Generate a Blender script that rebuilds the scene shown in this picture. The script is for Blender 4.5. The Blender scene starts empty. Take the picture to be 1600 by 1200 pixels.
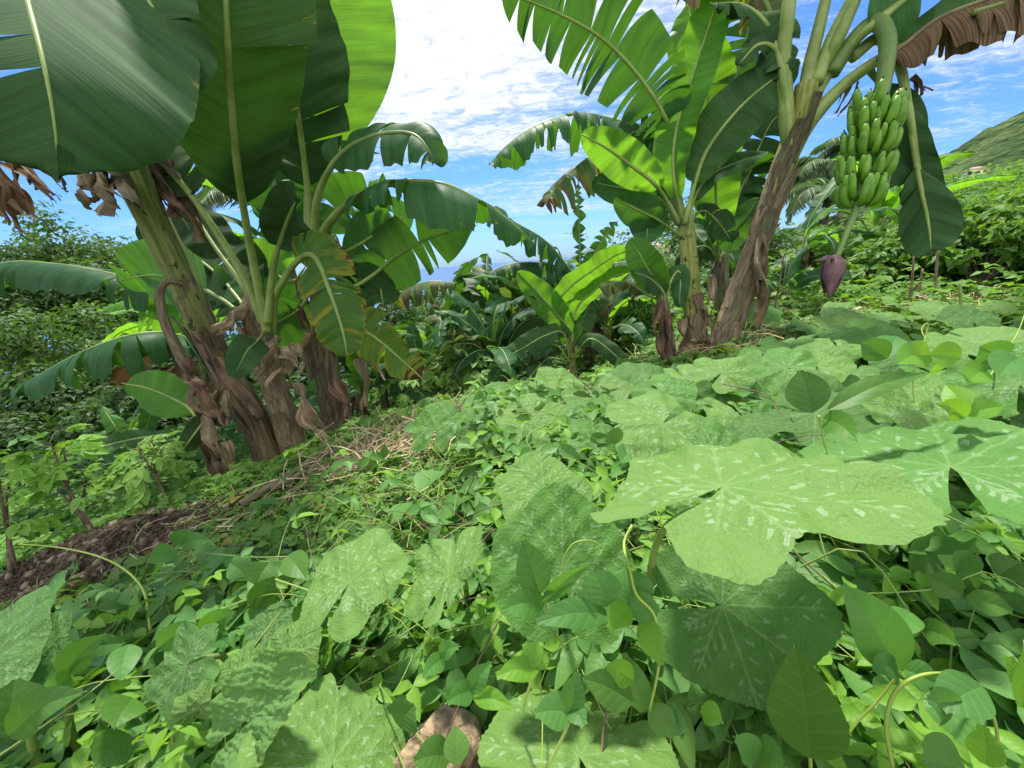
import bpy, math, random
import numpy as np
rad=math.radians
sc=bpy.context.scene
COL=sc.collection
# ------------------------------------------------------------------ camera
F=601.0
UPC=np.array([-0.08,1,0.3195]);UPC/=np.linalg.norm(UPC)
FW=np.array([0,0,-1.]);FW=FW-UPC*(FW@UPC);FW/=np.linalg.norm(FW)
RM=np.array([np.cross(FW,UPC),FW,UPC])
def W(u,v,t): return RM@np.array([(u-800)/F*t,-(v-600)/F*t,-t])
cd=bpy.data.cameras.new('camera');cam=bpy.data.objects.new('camera',cd);COL.objects.link(cam)
from mathutils import Matrix
cam.matrix_world=Matrix([list(RM[i])+[0] for i in range(3)]+[[0,0,0,1]])
cd.sensor_width=36;cd.lens=36*F/1600;cd.clip_start=0.02;cd.clip_end=60000
sc.camera=cam
# ------------------------------------------------------------------ object helpers
ORG={}
def thing(name,label,cat,loc,group=None):
    o=bpy.data.objects.new(name,None);COL.objects.link(o);o.empty_display_size=0.1
    o.location=tuple(float(a) for a in loc);ORG[o.name]=np.array(loc,float)
    tag(o,label,cat,group);return o
def tag(o,label=None,cat=None,group=None,kind=None):
    if label:o['label']=label
    if cat:o['category']=cat
    if group:o['group']=group
    if kind:o['kind']=kind
    return o
def mk(name,V,Fc,mat,parent=None,uv=None,attrs=None,smooth=True,org=None):
    V=np.asarray(V,float).reshape(-1,3)
    if parent is not None: org=ORG[parent.name]
    elif org is None: org=np.zeros(3)
    org=np.asarray(org,float)
    Fs=Fc if isinstance(Fc,list) else [Fc]
    Fs=[np.asarray(f,np.int64) for f in Fs if len(f)]
    me=bpy.data.meshes.new(name)
    me.vertices.add(len(V));me.vertices.foreach_set('co',(V-org).astype(np.float32).ravel())
    loops=np.concatenate([f.ravel() for f in Fs]);tot=np.concatenate([np.full(len(f),f.shape[1]) for f in Fs])
    st=np.concatenate([[0],np.cumsum(tot)[:-1]])
    me.loops.add(len(loops));me.loops.foreach_set('vertex_index',loops.astype(np.int32))
    me.polygons.add(len(tot));me.polygons.foreach_set('loop_start',st.astype(np.int32));me.polygons.foreach_set('loop_total',tot.astype(np.int32))
    if smooth:me.polygons.foreach_set('use_smooth',np.ones(len(tot),bool))
    if uv is not None:
        l=me.uv_layers.new(name='UVMap');l.data.foreach_set('uv',np.asarray(uv,np.float32)[loops].ravel())
    for k,a in (attrs or {}).items():
        t=me.attributes.new(k,'FLOAT','POINT');t.data.foreach_set('value',np.asarray(a,np.float32))
    me.update(calc_edges=True)
    me.materials.append(mat)
    o=bpy.data.objects.new(name,me);COL.objects.link(o)
    if parent is not None:o.parent=parent
    else:o.location=tuple(org)
    ORG[o.name]=org
    return o
def grid_faces(nr,nc,wrap=False,off=0):
    r=np.arange(nr-1)[:,None];c=np.arange(nc if wrap else nc-1)[None,:]
    c2=(c+1)%nc
    a=r*nc+c;b=r*nc+c2;d=(r+1)*nc+c2;e=(r+1)*nc+c
    return np.stack([a,b,d,e],-1).reshape(-1,4)+off
def nrm(a): return a/(np.linalg.norm(a,axis=-1,keepdims=True)+1e-9)
def spline(P,n):
    P=np.asarray(P,float)
    Q=np.vstack([2*P[0]-P[1],P,2*P[-1]-P[-2]]);out=[]
    for i in range(len(P)-1):
        p0,p1,p2,p3=Q[i:i+4];t=np.linspace(0,1,24,endpoint=False)[:,None]
        out.append(.5*((2*p1)+(-p0+p2)*t+(2*p0-5*p1+4*p2-p3)*t*t+(-p0+3*p1-3*p2+p3)*t**3))
    out.append(P[-1:]);C=np.vstack(out)
    d=np.concatenate([[0],np.cumsum(np.linalg.norm(np.diff(C,axis=0),axis=1))])
    s=np.linspace(0,d[-1],n);return np.stack([np.interp(s,d,C[:,k]) for k in range(3)],1),d[-1]
def tangents(C): return nrm(np.gradient(C,axis=0))
def tube(C,R,ns=8,ridge=0,seed=0,cap=True):
    C=np.asarray(C,float);n=len(C);R=np.broadcast_to(R,(n,)) if np.ndim(R)<2 else R
    T=tangents(C);N=np.zeros_like(C);a=np.array([0.3,0.5,.8]);a=nrm(a-T[0]*(a@T[0]))
    for i in range(n):
        a=nrm(a-T[i]*(a@T[i]));N[i]=a
    B=np.cross(T,N);th=np.arange(ns)/ns*2*np.pi
    rr=R[:,None]*np.ones(ns)
    if ridge:
        rg=np.random.RandomState(seed)
        for k in range(5):
            ph=rg.rand()*7;m=rg.randint(1,6);fz=rg.rand()*14+2
            rr=rr*(1+ridge*np.sin(m*th[None]+ph+np.linspace(0,fz,n)[:,None]*0.5)/3)
        rr=rr*(1+ridge*.6*(rg.rand(n,1)-.5)*.4)
    V=C[:,None]+rr[...,None]*(np.cos(th)[None,:,None]*N[:,None]+np.sin(th)[None,:,None]*B[:,None])
    V=V.reshape(-1,3);Fq=grid_faces(n,ns,True)
    s=np.linspace(0,1,n);uv=np.stack([np.repeat(s,ns),np.tile(th/6.283,n)],1)
    fs=[Fq]
    if cap:
        V=np.vstack([V,C[0],C[-1]]);k=n*ns;uv=np.vstack([uv,[0,0],[1,0]])
        j=np.arange(ns);fs.append(np.stack([np.full(ns,k),(j+1)%ns,j],1));fs.append(np.stack([np.full(ns,k+1),(n-1)*ns+j,(n-1)*ns+(j+1)%ns],1))
    return V,fs,uv
def join(parts):
    """parts: list of (V, [faces], uv, attrs-dict) -> one"""
    off=0;Vs=[];F3=[];F4=[];U=[];A={}
    for p in parts:
        V,fs,uv=p[:3];at=p[3] if len(p)>3 else {}
        Vs.append(V);U.append(uv)
        for f in (fs if isinstance(fs,list) else [fs]):
            if len(f):(F3 if f.shape[1]==3 else F4).append(f+off)
        for k in at:A.setdefault(k,[]).append(at[k])
        off+=len(V)
    fs=[]
    if F3:fs.append(np.vstack(F3))
    if F4:fs.append(np.vstack(F4))
    return np.vstack(Vs),fs,np.vstack(U),{k:np.concatenate(v) for k,v in A.items()}
# ------------------------------------------------------------------ materials
def newmat(name):
    m=bpy.data.materials.new(name);m.use_nodes=True;nt=m.node_tree;nt.nodes.clear();return m,nt
class NT:
    def __init__(s,nt):s.nt=nt
    def n(s,t,ins=None,**kw):
        nd=s.nt.nodes.new(t)
        for k,v in kw.items():setattr(nd,k,v)
        for k,v in (ins or {}).items():
            if isinstance(v,bpy.types.NodeSocket):s.nt.links.new(v,nd.inputs[k])
            else:
                if isinstance(v,tuple) and nd.inputs[k].type=='RGBA':v=(tuple(v)+(1,))[:4]
                nd.inputs[k].default_value=v
        return nd
    def mix(s,f,a,b,bt='MIX'):
        nd=s.nt.nodes.new('ShaderNodeMix');nd.data_type='RGBA';nd.blend_type=bt
        for k,v in ((0,f),(6,a),(7,b)):
            if isinstance(v,bpy.types.NodeSocket):s.nt.links.new(v,nd.inputs[k])
            else:nd.inputs[k].default_value=v if k==0 else (tuple(v)+(1,))[:4]
        return nd.outputs[2]
    def m(s,op,a,b=0,c=0):
        nd=s.nt.nodes.new('ShaderNodeMath');nd.operation=op
        for k,v in ((0,a),(1,b),(2,c)):
            if isinstance(v,bpy.types.NodeSocket):s.nt.links.new(v,nd.inputs[k])
            else:nd.inputs[k].default_value=v
        return nd.outputs[0]
    def ramp(s,f,lo,hi):
        nd=s.n('ShaderNodeMapRange',{0:f,1:lo,2:hi});nd.interpolation_type='SMOOTHSTEP';return nd.outputs[0]
    def noise(s,vec,scale,detail=3,rough=.55,dist=0):
        nd=s.n('ShaderNodeTexNoise',{'Scale':scale,'Detail':detail,'Roughness':rough,'Distortion':dist})
        if vec is not None:s.nt.links.new(vec,nd.inputs['Vector'])
        return nd.outputs[0]
    def scale(s,vec,xyz):
        nd=s.n('ShaderNodeMapping');s.nt.links.new(vec,nd.inputs[0]);nd.inputs['Scale'].default_value=xyz;return nd.outputs[0]
def leaf_out(N,col,tcol,rough=.4,tr=.35,bump=None,spec=.4,bstr=.3,bd=.004,hole=None):
    ins={'Base Color':col,'Roughness':rough,'Specular IOR Level':spec}
    if bump is not None:
        b=N.n('ShaderNodeBump',{'Height':bump,'Strength':bstr,'Distance':bd});ins['Normal']=b.outputs[0]
    p=N.n('ShaderNodeBsdfPrincipled',ins)
    t=N.n('ShaderNodeBsdfTranslucent',{'Color':tcol})
    x=N.n('ShaderNodeMixShader',{0:tr,1:p.outputs[0],2:t.outputs[0]})
    if hole is not None:x=N.n('ShaderNodeMixShader',{0:hole,1:x.outputs[0],2:N.n('ShaderNodeBsdfTransparent').outputs[0]})
    N.n('ShaderNodeOutputMaterial',{0:x.outputs[0]})
def banana_mat(name,top,under,trans,dam=0.0,tr=.4,dead=0.0,rough=.38,yel=0):
    m,nt=newmat(name);N=NT(nt)
    uv=N.n('ShaderNodeUVMap').outputs[0];rnd=N.n('ShaderNodeObjectInfo').outputs['Random']
    uv=N.n('ShaderNodeVectorMath',{0:uv,1:N.n('ShaderNodeCombineXYZ',{0:N.m('MULTIPLY',rnd,37.)}).outputs[0]},operation='ADD').outputs[0]
    fine=N.noise(N.scale(uv,(130,2.5,1)),1,2);band=N.noise(N.scale(uv,(22,1.2,1)),1,2);big=N.noise(uv,4,3)
    bf=N.n('ShaderNodeNewGeometry').outputs['Backfacing']
    c=N.mix(bf,top,under)
    f=N.m('ADD',N.m('MULTIPLY',fine,.5),N.m('ADD',N.m('MULTIPLY',band,.7),N.m('MULTIPLY',big,.5)))
    f=N.m('ADD',N.m('MULTIPLY',N.m('SUBTRACT',f,.85),1.3),1.0)
    f=N.m('MULTIPLY',f,N.m('ADD',N.m('MULTIPLY',rnd,.35),.83))
    g=N.n('ShaderNodeCombineColor',{0:f,1:f,2:f}).outputs[0]
    c=N.mix(1.0,c,g,'MULTIPLY');t=N.mix(1.0,trans,g,'MULTIPLY')
    ed=N.n('ShaderNodeAttribute',attribute_name='edge').outputs['Fac']
    # brown margins
    pat=N.noise(N.scale(uv,(26,5,1)),1,4,.65)
    thr=N.m('ADD',pat,N.m('MULTIPLY',N.m('POWER',ed,6),.10+.3*dam))
    bm=N.ramp(thr,.80-.22*dam,.86-.2*dam)
    ym=N.ramp(thr,.70-.2*dam,.84-.2*dam)
    if yel:
        p2=N.noise(N.scale(uv,(14,1.6,1)),1,4,.6);ym=N.m('MAXIMUM',ym,N.m('MULTIPLY',N.ramp(p2,.54,.62),yel))
    c=N.mix(N.m('MULTIPLY',ym,.8),c,(.38,.33,.03));t=N.mix(N.m('MULTIPLY',ym,.8),t,(.5,.4,.02))
    c=N.mix(bm,c,(.10,.055,.03));t=N.mix(bm,t,(.06,.025,.01))
    if dead:
        dm=N.ramp(N.noise(N.scale(uv,(9,.8,1)),1,3),.60-.5*dead,.64-.5*dead)
        dc=N.mix(N.ramp(fine,.3,.7),(.085,.05,.028),(.30,.20,.115))
        c=N.mix(dm,c,dc);t=N.mix(dm,t,(.12,.05,.02))
    leaf_out(N,c,t,rough+.12,tr,N.m('ADD',band,N.m('MULTIPLY',fine,.5)),.2,.5,.005)
    return m
M={}
M['ban_mature']=banana_mat('banana leaf mature',(.04,.12,.04),(.055,.15,.045),(.085,.23,.012),.08,.40)
M['ban_dark']=banana_mat('banana leaf deep green',(.045,.105,.034),(.035,.085,.022),(.03,.09,.007),.02,.22,0,.68)
M['ban_fresh']=banana_mat('banana leaf fresh',(.075,.21,.03),(.10,.25,.04),(.24,.52,.02),.05,.5)
M['ban_yellow']=banana_mat('banana leaf yellowing',(.06,.14,.03),(.10,.20,.035),(.22,.36,.02),.5,.45,0,.45,.9)
M['ban_old']=banana_mat('banana leaf drying',(.08,.15,.05),(.11,.18,.06),(.16,.26,.03),.45,.35,.1,.5,.5)
M['ban_dead']=banana_mat('banana leaf dead',(.17,.12,.08),(.20,.15,.10),(.16,.08,.03),.3,.25,1.0,.8)
M['ban_halfdead']=banana_mat('banana leaf half dead',(.08,.15,.04),(.10,.17,.05),(.16,.25,.02),.3,.3,.62,.6)
def simple(name,c1,c2,sc_=8,rough=.5,stretch=(1,1,1),bump=.3,coord='Object',bd=.01,c3=None,spec=.4,tr=0,tcol=None):
    m,nt=newmat(name);N=NT(nt)
    if coord=='UV':v=N.n('ShaderNodeUVMap').outputs[0]
    else:v=N.n('ShaderNodeTexCoord').outputs[coord]
    v=N.scale(v,stretch);a=N.noise(v,sc_,5,.62)
    rnd=N.n('ShaderNodeObjectInfo').outputs['Random']
    c=N.mix(N.ramp(a,.35,.68),c1,c2)
    if c3:
        b=N.noise(v,sc_*.37,3,.6,.5);c=N.mix(N.ramp(b,.52,.6),c,c3)
    f=N.m('ADD',N.m('MULTIPLY',rnd,.3),.85);g=N.n('ShaderNodeCombineColor',{0:f,1:f,2:f}).outputs[0]
    c=N.mix(1.0,c,g,'MULTIPLY')
    if tr:leaf_out(N,c,(tcol or c2),rough,tr,a,spec,bump,bd)
    else:
        bb=N.n('ShaderNodeBump',{'Height':a,'Strength':bump,'Distance':bd})
        p=N.n('ShaderNodeBsdfPrincipled',{'Base Color':c,'Roughness':rough,'Specular IOR Level':spec,'Normal':bb.outputs[0]})
        N.n('ShaderNodeOutputMaterial',{0:p.outputs[0]})
    return m
M['petiole']=simple('petiole green',(.17,.25,.05),(.30,.38,.11),5,.4,(1,1,1),.15,spec=.4)
M['petiole_dark']=simple('petiole dark green',(.10,.18,.035),(.17,.27,.06),5,.42,(1,1,1),.15)  # darker petiole green, used on the bunch stalk
M['midrib']=simple('leaf midrib pale',(.15,.27,.07),(.22,.36,.10),5,.4,(1,1,1),.1)
M['midrib_brown']=simple('leaf midrib dry',(.16,.11,.06),(.25,.2,.1),7,.6)
M['stem_brown']=simple('pseudostem brown sheath',(.045,.033,.02),(.22,.175,.105),6,.75,(1.1,3.2,1),.9,coord='UV',bd=.02,c3=(.15,.165,.06))
M['stem_pale']=simple('pseudostem pale dry sheath',(.13,.09,.05),(.37,.30,.195),6,.8,(1.1,3.2,1),.9,coord='UV',bd=.02,c3=(.18,.125,.07))
M['stem_green']=simple('pseudostem green',(.10,.14,.035),(.27,.29,.10),6,.45,(1.1,3.2,1),.4,coord='UV',bd=.01,c3=(.05,.03,.02))
M['dead_sheath']=simple('dead sheath',(.13,.08,.05),(.36,.26,.17),14,.85,(1,1,.35),.8,bd=.01,tr=.15,tcol=(.2,.1,.05))
M['rag_tan']=simple('dry leaf rag tan',(.13,.095,.055),(.44,.35,.22),1,.85,(80,5,1),.7,coord='UV',bd=.006,c3=(.20,.14,.08),tr=.15,tcol=(.25,.15,.07))
M['rag_brown']=simple('dry leaf rag brown',(.045,.025,.015),(.24,.155,.09),1,.85,(80,5,1),.7,coord='UV',bd=.006,c3=(.12,.07,.04),tr=.12,tcol=(.15,.07,.03))
M['fruit']=simple('green banana skin',(.11,.27,.018),(.19,.38,.04),18,.42,(1,1,1),.12,bd=.002)
M['fruit_tip']=simple('dry fruit tip',(.02,.014,.01),(.07,.05,.03),40,.8)
M['flower']=simple('banana flower bract',(.085,.04,.045),(.155,.085,.09),12,.55,(3,3,.4),.2,bd=.003)
M['rock']=simple('brown rock',(.15,.105,.06),(.42,.31,.18),55,.9,(1,1,1),1.,bd=.008,c3=(.10,.055,.03))
M['straw']=simple('dry straw',(.34,.26,.13),(.66,.56,.34),20,.8,(1,1,1),.3)
M['bark']=simple('tree bark',(.07,.05,.035),(.20,.16,.11),12,.85,(1,1,.3),.8,bd=.03)
M['twig']=simple('woody twig',(.09,.06,.04),(.2,.15,.09),20,.75)
M['greenstem']=simple('green stem',(.14,.2,.04),(.24,.34,.08),9,.5)
M['vine']=simple('yellow green tendril',(.28,.38,.05),(.36,.46,.10),9,.45)
def stem_mat(name,thr,g1,g2,b1,b2):
    m,nt=newmat(name);N=NT(nt);uv=N.n('ShaderNodeUVMap').outputs[0];s_=N.n('ShaderNodeSeparateXYZ',{0:uv})
    a=N.noise(N.scale(uv,(7,20,1)),1,5,.65);b=N.noise(N.scale(uv,(9,5,1)),1,4,.6,.8);f=N.noise(N.scale(uv,(14,90,1)),1,3,.6)
    g=N.mix(N.ramp(a,.35,.65),g1,g2);br=N.mix(N.ramp(a,.36,.64),b1,b2);br=N.mix(N.m('MULTIPLY',N.ramp(f,.5,.7),.5),br,tuple(x*1.35 for x in b2))
    k=N.m('ADD',s_.outputs[0],N.m('MULTIPLY',N.m('SUBTRACT',b,.5),.9));c=N.mix(N.ramp(k,thr-.06,thr+.06),br,g)
    dk=N.ramp(N.noise(N.scale(uv,(11,8,1)),1.3,4,.6,1.),.58,.64);c=N.mix(N.m('MULTIPLY',dk,.85),c,(.028,.017,.012))
    bb=N.n('ShaderNodeBump',{'Height':N.m('ADD',N.m('ADD',a,N.m('MULTIPLY',f,.4)),N.m('MULTIPLY',dk,-.5)),'Strength':.9,'Distance':.012})
    p=N.n('ShaderNodeBsdfPrincipled',{'Base Color':c,'Roughness':.62,'Specular IOR Level':.3,'Normal':bb.outputs[0]});N.n('ShaderNodeOutputMaterial',{0:p.outputs[0]});return m
M['stem_lean']=stem_mat('leaning pseudostem',.52,(.13,.17,.04),(.30,.33,.11),(.05,.035,.02),(.21,.155,.085))
M['stem_fruit']=stem_mat('fruiting pseudostem',.74,(.17,.20,.04),(.33,.35,.09),(.09,.06,.03),(.36,.26,.14))
M['stem_slender']=stem_mat('slender pseudostem',.30,(.19,.22,.05),(.36,.37,.11),(.09,.06,.033),(.29,.20,.115))
def leafmat(name,c1,c2,t,tr=.35,rough=.42,veins=True,vs=1.0,spec=.4,n=6):
    """small ovate leaves: uv.x along the leaf (0-1), uv.y across (-1..1) ; attr rnd = per-leaf tone"""
    m,nt=newmat(name);N=NT(nt);uv=N.n('ShaderNodeUVMap').outputs[0]
    s=N.n('ShaderNodeSeparateXYZ',{0:uv});rn=N.n('ShaderNodeAttribute',attribute_name='rnd').outputs['Fac']
    pos=N.n('ShaderNodeNewGeometry')
    big=N.noise(pos.outputs['Position'],40,2)
    c=N.mix(N.m('MULTIPLY',N.m('ADD',rn,big),.55),c1,c2);tt=N.mix(rn,tuple(x*.7 for x in t),t)
    bump=None
    if veins:
        av=N.m('ABSOLUTE',s.outputs[1]);w=N.m('SUBTRACT',s.outputs[0],N.m('MULTIPLY',av,.16))
        wv=N.m('ABSOLUTE',N.m('SUBTRACT',N.m('FRACT',N.m('MULTIPLY',w,float(n))),.5))
        vein=N.m('MAXIMUM',N.m('SUBTRACT',1.,N.ramp(wv,.0,.09)),N.m('SUBTRACT',1.,N.ramp(av,.0,.06)))
        c=N.mix(N.m('MULTIPLY',vein,.38*vs),c,(c2[0]*1.6,c2[1]*1.35,c2[2]*1.5))
        bump=N.m('MULTIPLY',wv,.6)
    c=N.mix(N.m('MULTIPLY',pos.outputs['Backfacing'],.5),c,(c2[0]*1.25,c2[1]*1.1,c2[2]*1.3))
    leaf_out(N,c,tt,rough+.08,tr,bump,.3,.35,.002);return m
M['bean']=leafmat('bean vine leaf',(.05,.15,.035),(.11,.27,.055),(.22,.5,.03))
M['bean_deep']=leafmat('bean vine leaf deep green',(.045,.12,.015),(.09,.21,.03),(.12,.32,.03),.3)
M['bean_lime']=leafmat('bean vine leaf young',(.12,.30,.025),(.18,.38,.045),(.34,.62,.03),.42)
M['weed']=leafmat('small weed leaf',(.085,.20,.03),(.17,.34,.06),(.32,.58,.04),.35,.5,True,.6,n=4)
M['weed_deep']=leafmat('undergrowth leaf',(.045,.12,.03),(.09,.21,.045),(.16,.36,.03),.3,.5,False)
M['weed_yellow']=leafmat('yellowed leaf',(.22,.2,.04),(.4,.34,.08),(.5,.4,.05),.35,.5,True,.6,n=4)
M['tree_dark']=leafmat('tree leaf dark',(.025,.065,.018),(.06,.13,.03),(.10,.22,.015),.3,.5,False)
M['tree_mid']=leafmat('tree leaf mid',(.04,.10,.02),(.10,.19,.04),(.16,.32,.02),.32,.5,False)
M['tree_light']=leafmat('tree leaf light',(.07,.15,.03),(.16,.28,.06),(.24,.4,.03),.35,.5,False)
M['thicket']=leafmat('thicket leaf',(.07,.17,.03),(.16,.32,.06),(.26,.48,.03),.38,.45,True,.5,n=4)
M['palm']=leafmat('palm leaflet',(.06,.13,.05),(.14,.22,.09),(.15,.28,.03),.25,.35,False)
M['grass']=leafmat('grass blade',(.06,.15,.03),(.14,.28,.05),(.2,.42,.03),.35,.5,False)
def squash_mat(name,c1,c2,t,silver=1.0,tr=.3,yel=0):
    m,nt=newmat(name);N=NT(nt);uv=N.n('ShaderNodeUVMap').outputs[0]
    rnd=N.n('ShaderNodeObjectInfo').outputs['Random']
    uvr=N.n('ShaderNodeVectorMath',{0:uv,1:N.n('ShaderNodeCombineXYZ',{0:N.m('MULTIPLY',rnd,53.)}).outputs[0]},operation='ADD').outputs[0]
    vd=N.n('ShaderNodeAttribute',attribute_name='vd').outputs['Fac'] # distance to vein in leaf radii
    ed=N.n('ShaderNodeAttribute',attribute_name='edge').outputs['Fac']
    big=N.noise(uvr,2.2,3);med=N.noise(uvr,9,4,.6)
    c=N.mix(N.ramp(N.m('ADD',N.m('MULTIPLY',big,.6),N.m('MULTIPLY',med,.4)),.36,.66),c1,c2)
    tt=t
    # net veins
    vo=N.n('ShaderNodeTexVoronoi',{'Vector':uvr,'Scale':24.},feature='DISTANCE_TO_EDGE').outputs['Distance']
    net=N.m('SUBTRACT',1.,N.ramp(vo,.0,.10))
    c=N.mix(N.m('MULTIPLY',net,.13),c,tuple(x*1.7 for x in c2))
    # fine pale speckle
    sp=N.noise(uvr,105,3,.75);sm=N.m('MULTIPLY',N.ramp(sp,.53,.56),N.ramp(N.noise(uvr,4,2),.33,.55))
    c=N.mix(N.m('MULTIPLY',sm,.45*silver),c,(.40,.54,.34))
    # silver arrow marks where the side veins fork
    jn=N.n('ShaderNodeAttribute',attribute_name='jn').outputs['Fac']
    bl=N.noise(uvr,22,3,.6);sel=N.noise(uvr,5.5,2,.5);wob=N.noise(uvr,60,2,.6)
    j1=N.m('SUBTRACT',1.,N.ramp(N.m('ADD',N.m('ADD',jn,N.m('MULTIPLY',N.m('SUBTRACT',sel,.5),.16)),N.m('MULTIPLY',N.m('SUBTRACT',wob,.5),.05)),.026,.032))
    j2=N.m('SUBTRACT',1.,N.ramp(N.m('ADD',N.m('ADD',vd,N.m('MULTIPLY',jn,.22)),N.m('MULTIPLY',N.m('SUBTRACT',wob,.5),.03)),.015,.019))
    bm=N.m('MULTIPLY',j1,j2)
    fr=N.m('MULTIPLY',N.ramp(N.noise(uvr,38,3,.6),.63,.645),N.m('SUBTRACT',1.,N.ramp(vd,.02,.06)))
    bm=N.m('MAXIMUM',bm,N.m('MULTIPLY',fr,.8))
    c=N.mix(N.m('MULTIPLY',bm,.95*silver),c,(.78,.86,.74))
    vein=N.m('SUBTRACT',1.,N.ramp(vd,.001,.008))
    c=N.mix(N.m('MULTIPLY',vein,.6),c,(.30,.42,.20))
    vp=N.n('ShaderNodeAttribute',attribute_name='vp').outputs['Fac']
    c=N.mix(N.m('MULTIPLY',N.m('SUBTRACT',1.,N.ramp(vp,.006,.015)),.75),c,(.36,.48,.24))
    if yel:c=N.mix(N.m('MULTIPLY',N.ramp(N.m('ADD',ed,N.m('MULTIPLY',med,.2)),1.0,1.12),yel),c,(.35,.42,.03))
    # chewed brown specks
    hn=N.noise(uvr,14,2,.5);hs=N.ramp(hn,.735,.75);c=N.mix(hs,c,(.16,.12,.05));hol=N.m('GREATER_THAN',hn,.757)
    ye=N.ramp(N.m('ADD',N.noise(uvr,3.3,3,.6),N.m('MULTIPLY',N.m('POWER',ed,5),.12)),.70,.78);c=N.mix(N.m('MULTIPLY',ye,.6),c,(.33,.33,.07))
    bf=N.n('ShaderNodeNewGeometry').outputs['Backfacing']
    c=N.mix(N.m('MULTIPLY',bf,.75),c,tuple(x*1.1 for x in c2))
    h=N.m('ADD',N.m('MULTIPLY',N.ramp(vo,0,.3),.10),N.m('ADD',N.m('MULTIPLY',N.ramp(vd,0,.05),.7),N.m('MULTIPLY',N.noise(uvr,24,4,.65),1.0)))
    leaf_out(N,c,tt,.58,tr,h,.28,.7,.0045,hol);return m
M['squash']=squash_mat('squash leaf',(.05,.145,.022),(.10,.24,.04),(.16,.4,.03))
M['squash_light']=squash_mat('squash leaf pale',(.07,.17,.03),(.145,.275,.055),(.2,.42,.04),1.0,.3)
M['squash_deep']=squash_mat('squash leaf deep green',(.038,.11,.02),(.075,.175,.032),(.10,.3,.02),.55,.3)
M['squash_blue']=squash_mat('squash leaf blue green',(.05,.13,.026),(.10,.22,.05),(.10,.3,.04),.8,.28)
M['squash_crinkle']=squash_mat('squash leaf crinkled',(.06,.15,.03),(.12,.25,.06),(.16,.36,.03),.15,.3,.9)
# ------------------------------------------------------------------ leaf blades
def prof_ban(s): return np.sin(np.pi*np.clip(s,0,1)**.9)**.5
def prof_ovate(s): return (np.sin(np.pi*np.clip(s,0,1)**.72)**.85)
def prof_lance(s): return (np.sin(np.pi*np.clip(s,0,1)**.85)**1.05)
def frame(C,fc,roll,ref=None):
    T=tangents(C);cp=nrm(-C if ref is None else ref-C);upv=np.array([0,0,1.])
    perp=lambda a:nrm(a-T*np.sum(a*T,1,keepdims=True))
    n=(1-abs(fc))*perp(np.broadcast_to(upv,C.shape)+1e-3)*(1-abs(T[:,2:3]))+fc*perp(cp)
    N=perp(nrm(n));
    for i in range(1,len(N)):          # keep it from flipping
        if N[i]@N[i-1]<0:N[i]=-N[i]
    S=np.cross(T,N)
    if roll is not None:
        r=np.radians(np.interp(np.linspace(0,1,len(C)),np.linspace(0,1,len(np.atleast_1d(roll))),np.atleast_1d(roll)))[:,None]
        N,S=N*np.cos(r)+S*np.sin(r),S*np.cos(r)-N*np.sin(r)
    return T,N,S
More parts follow.
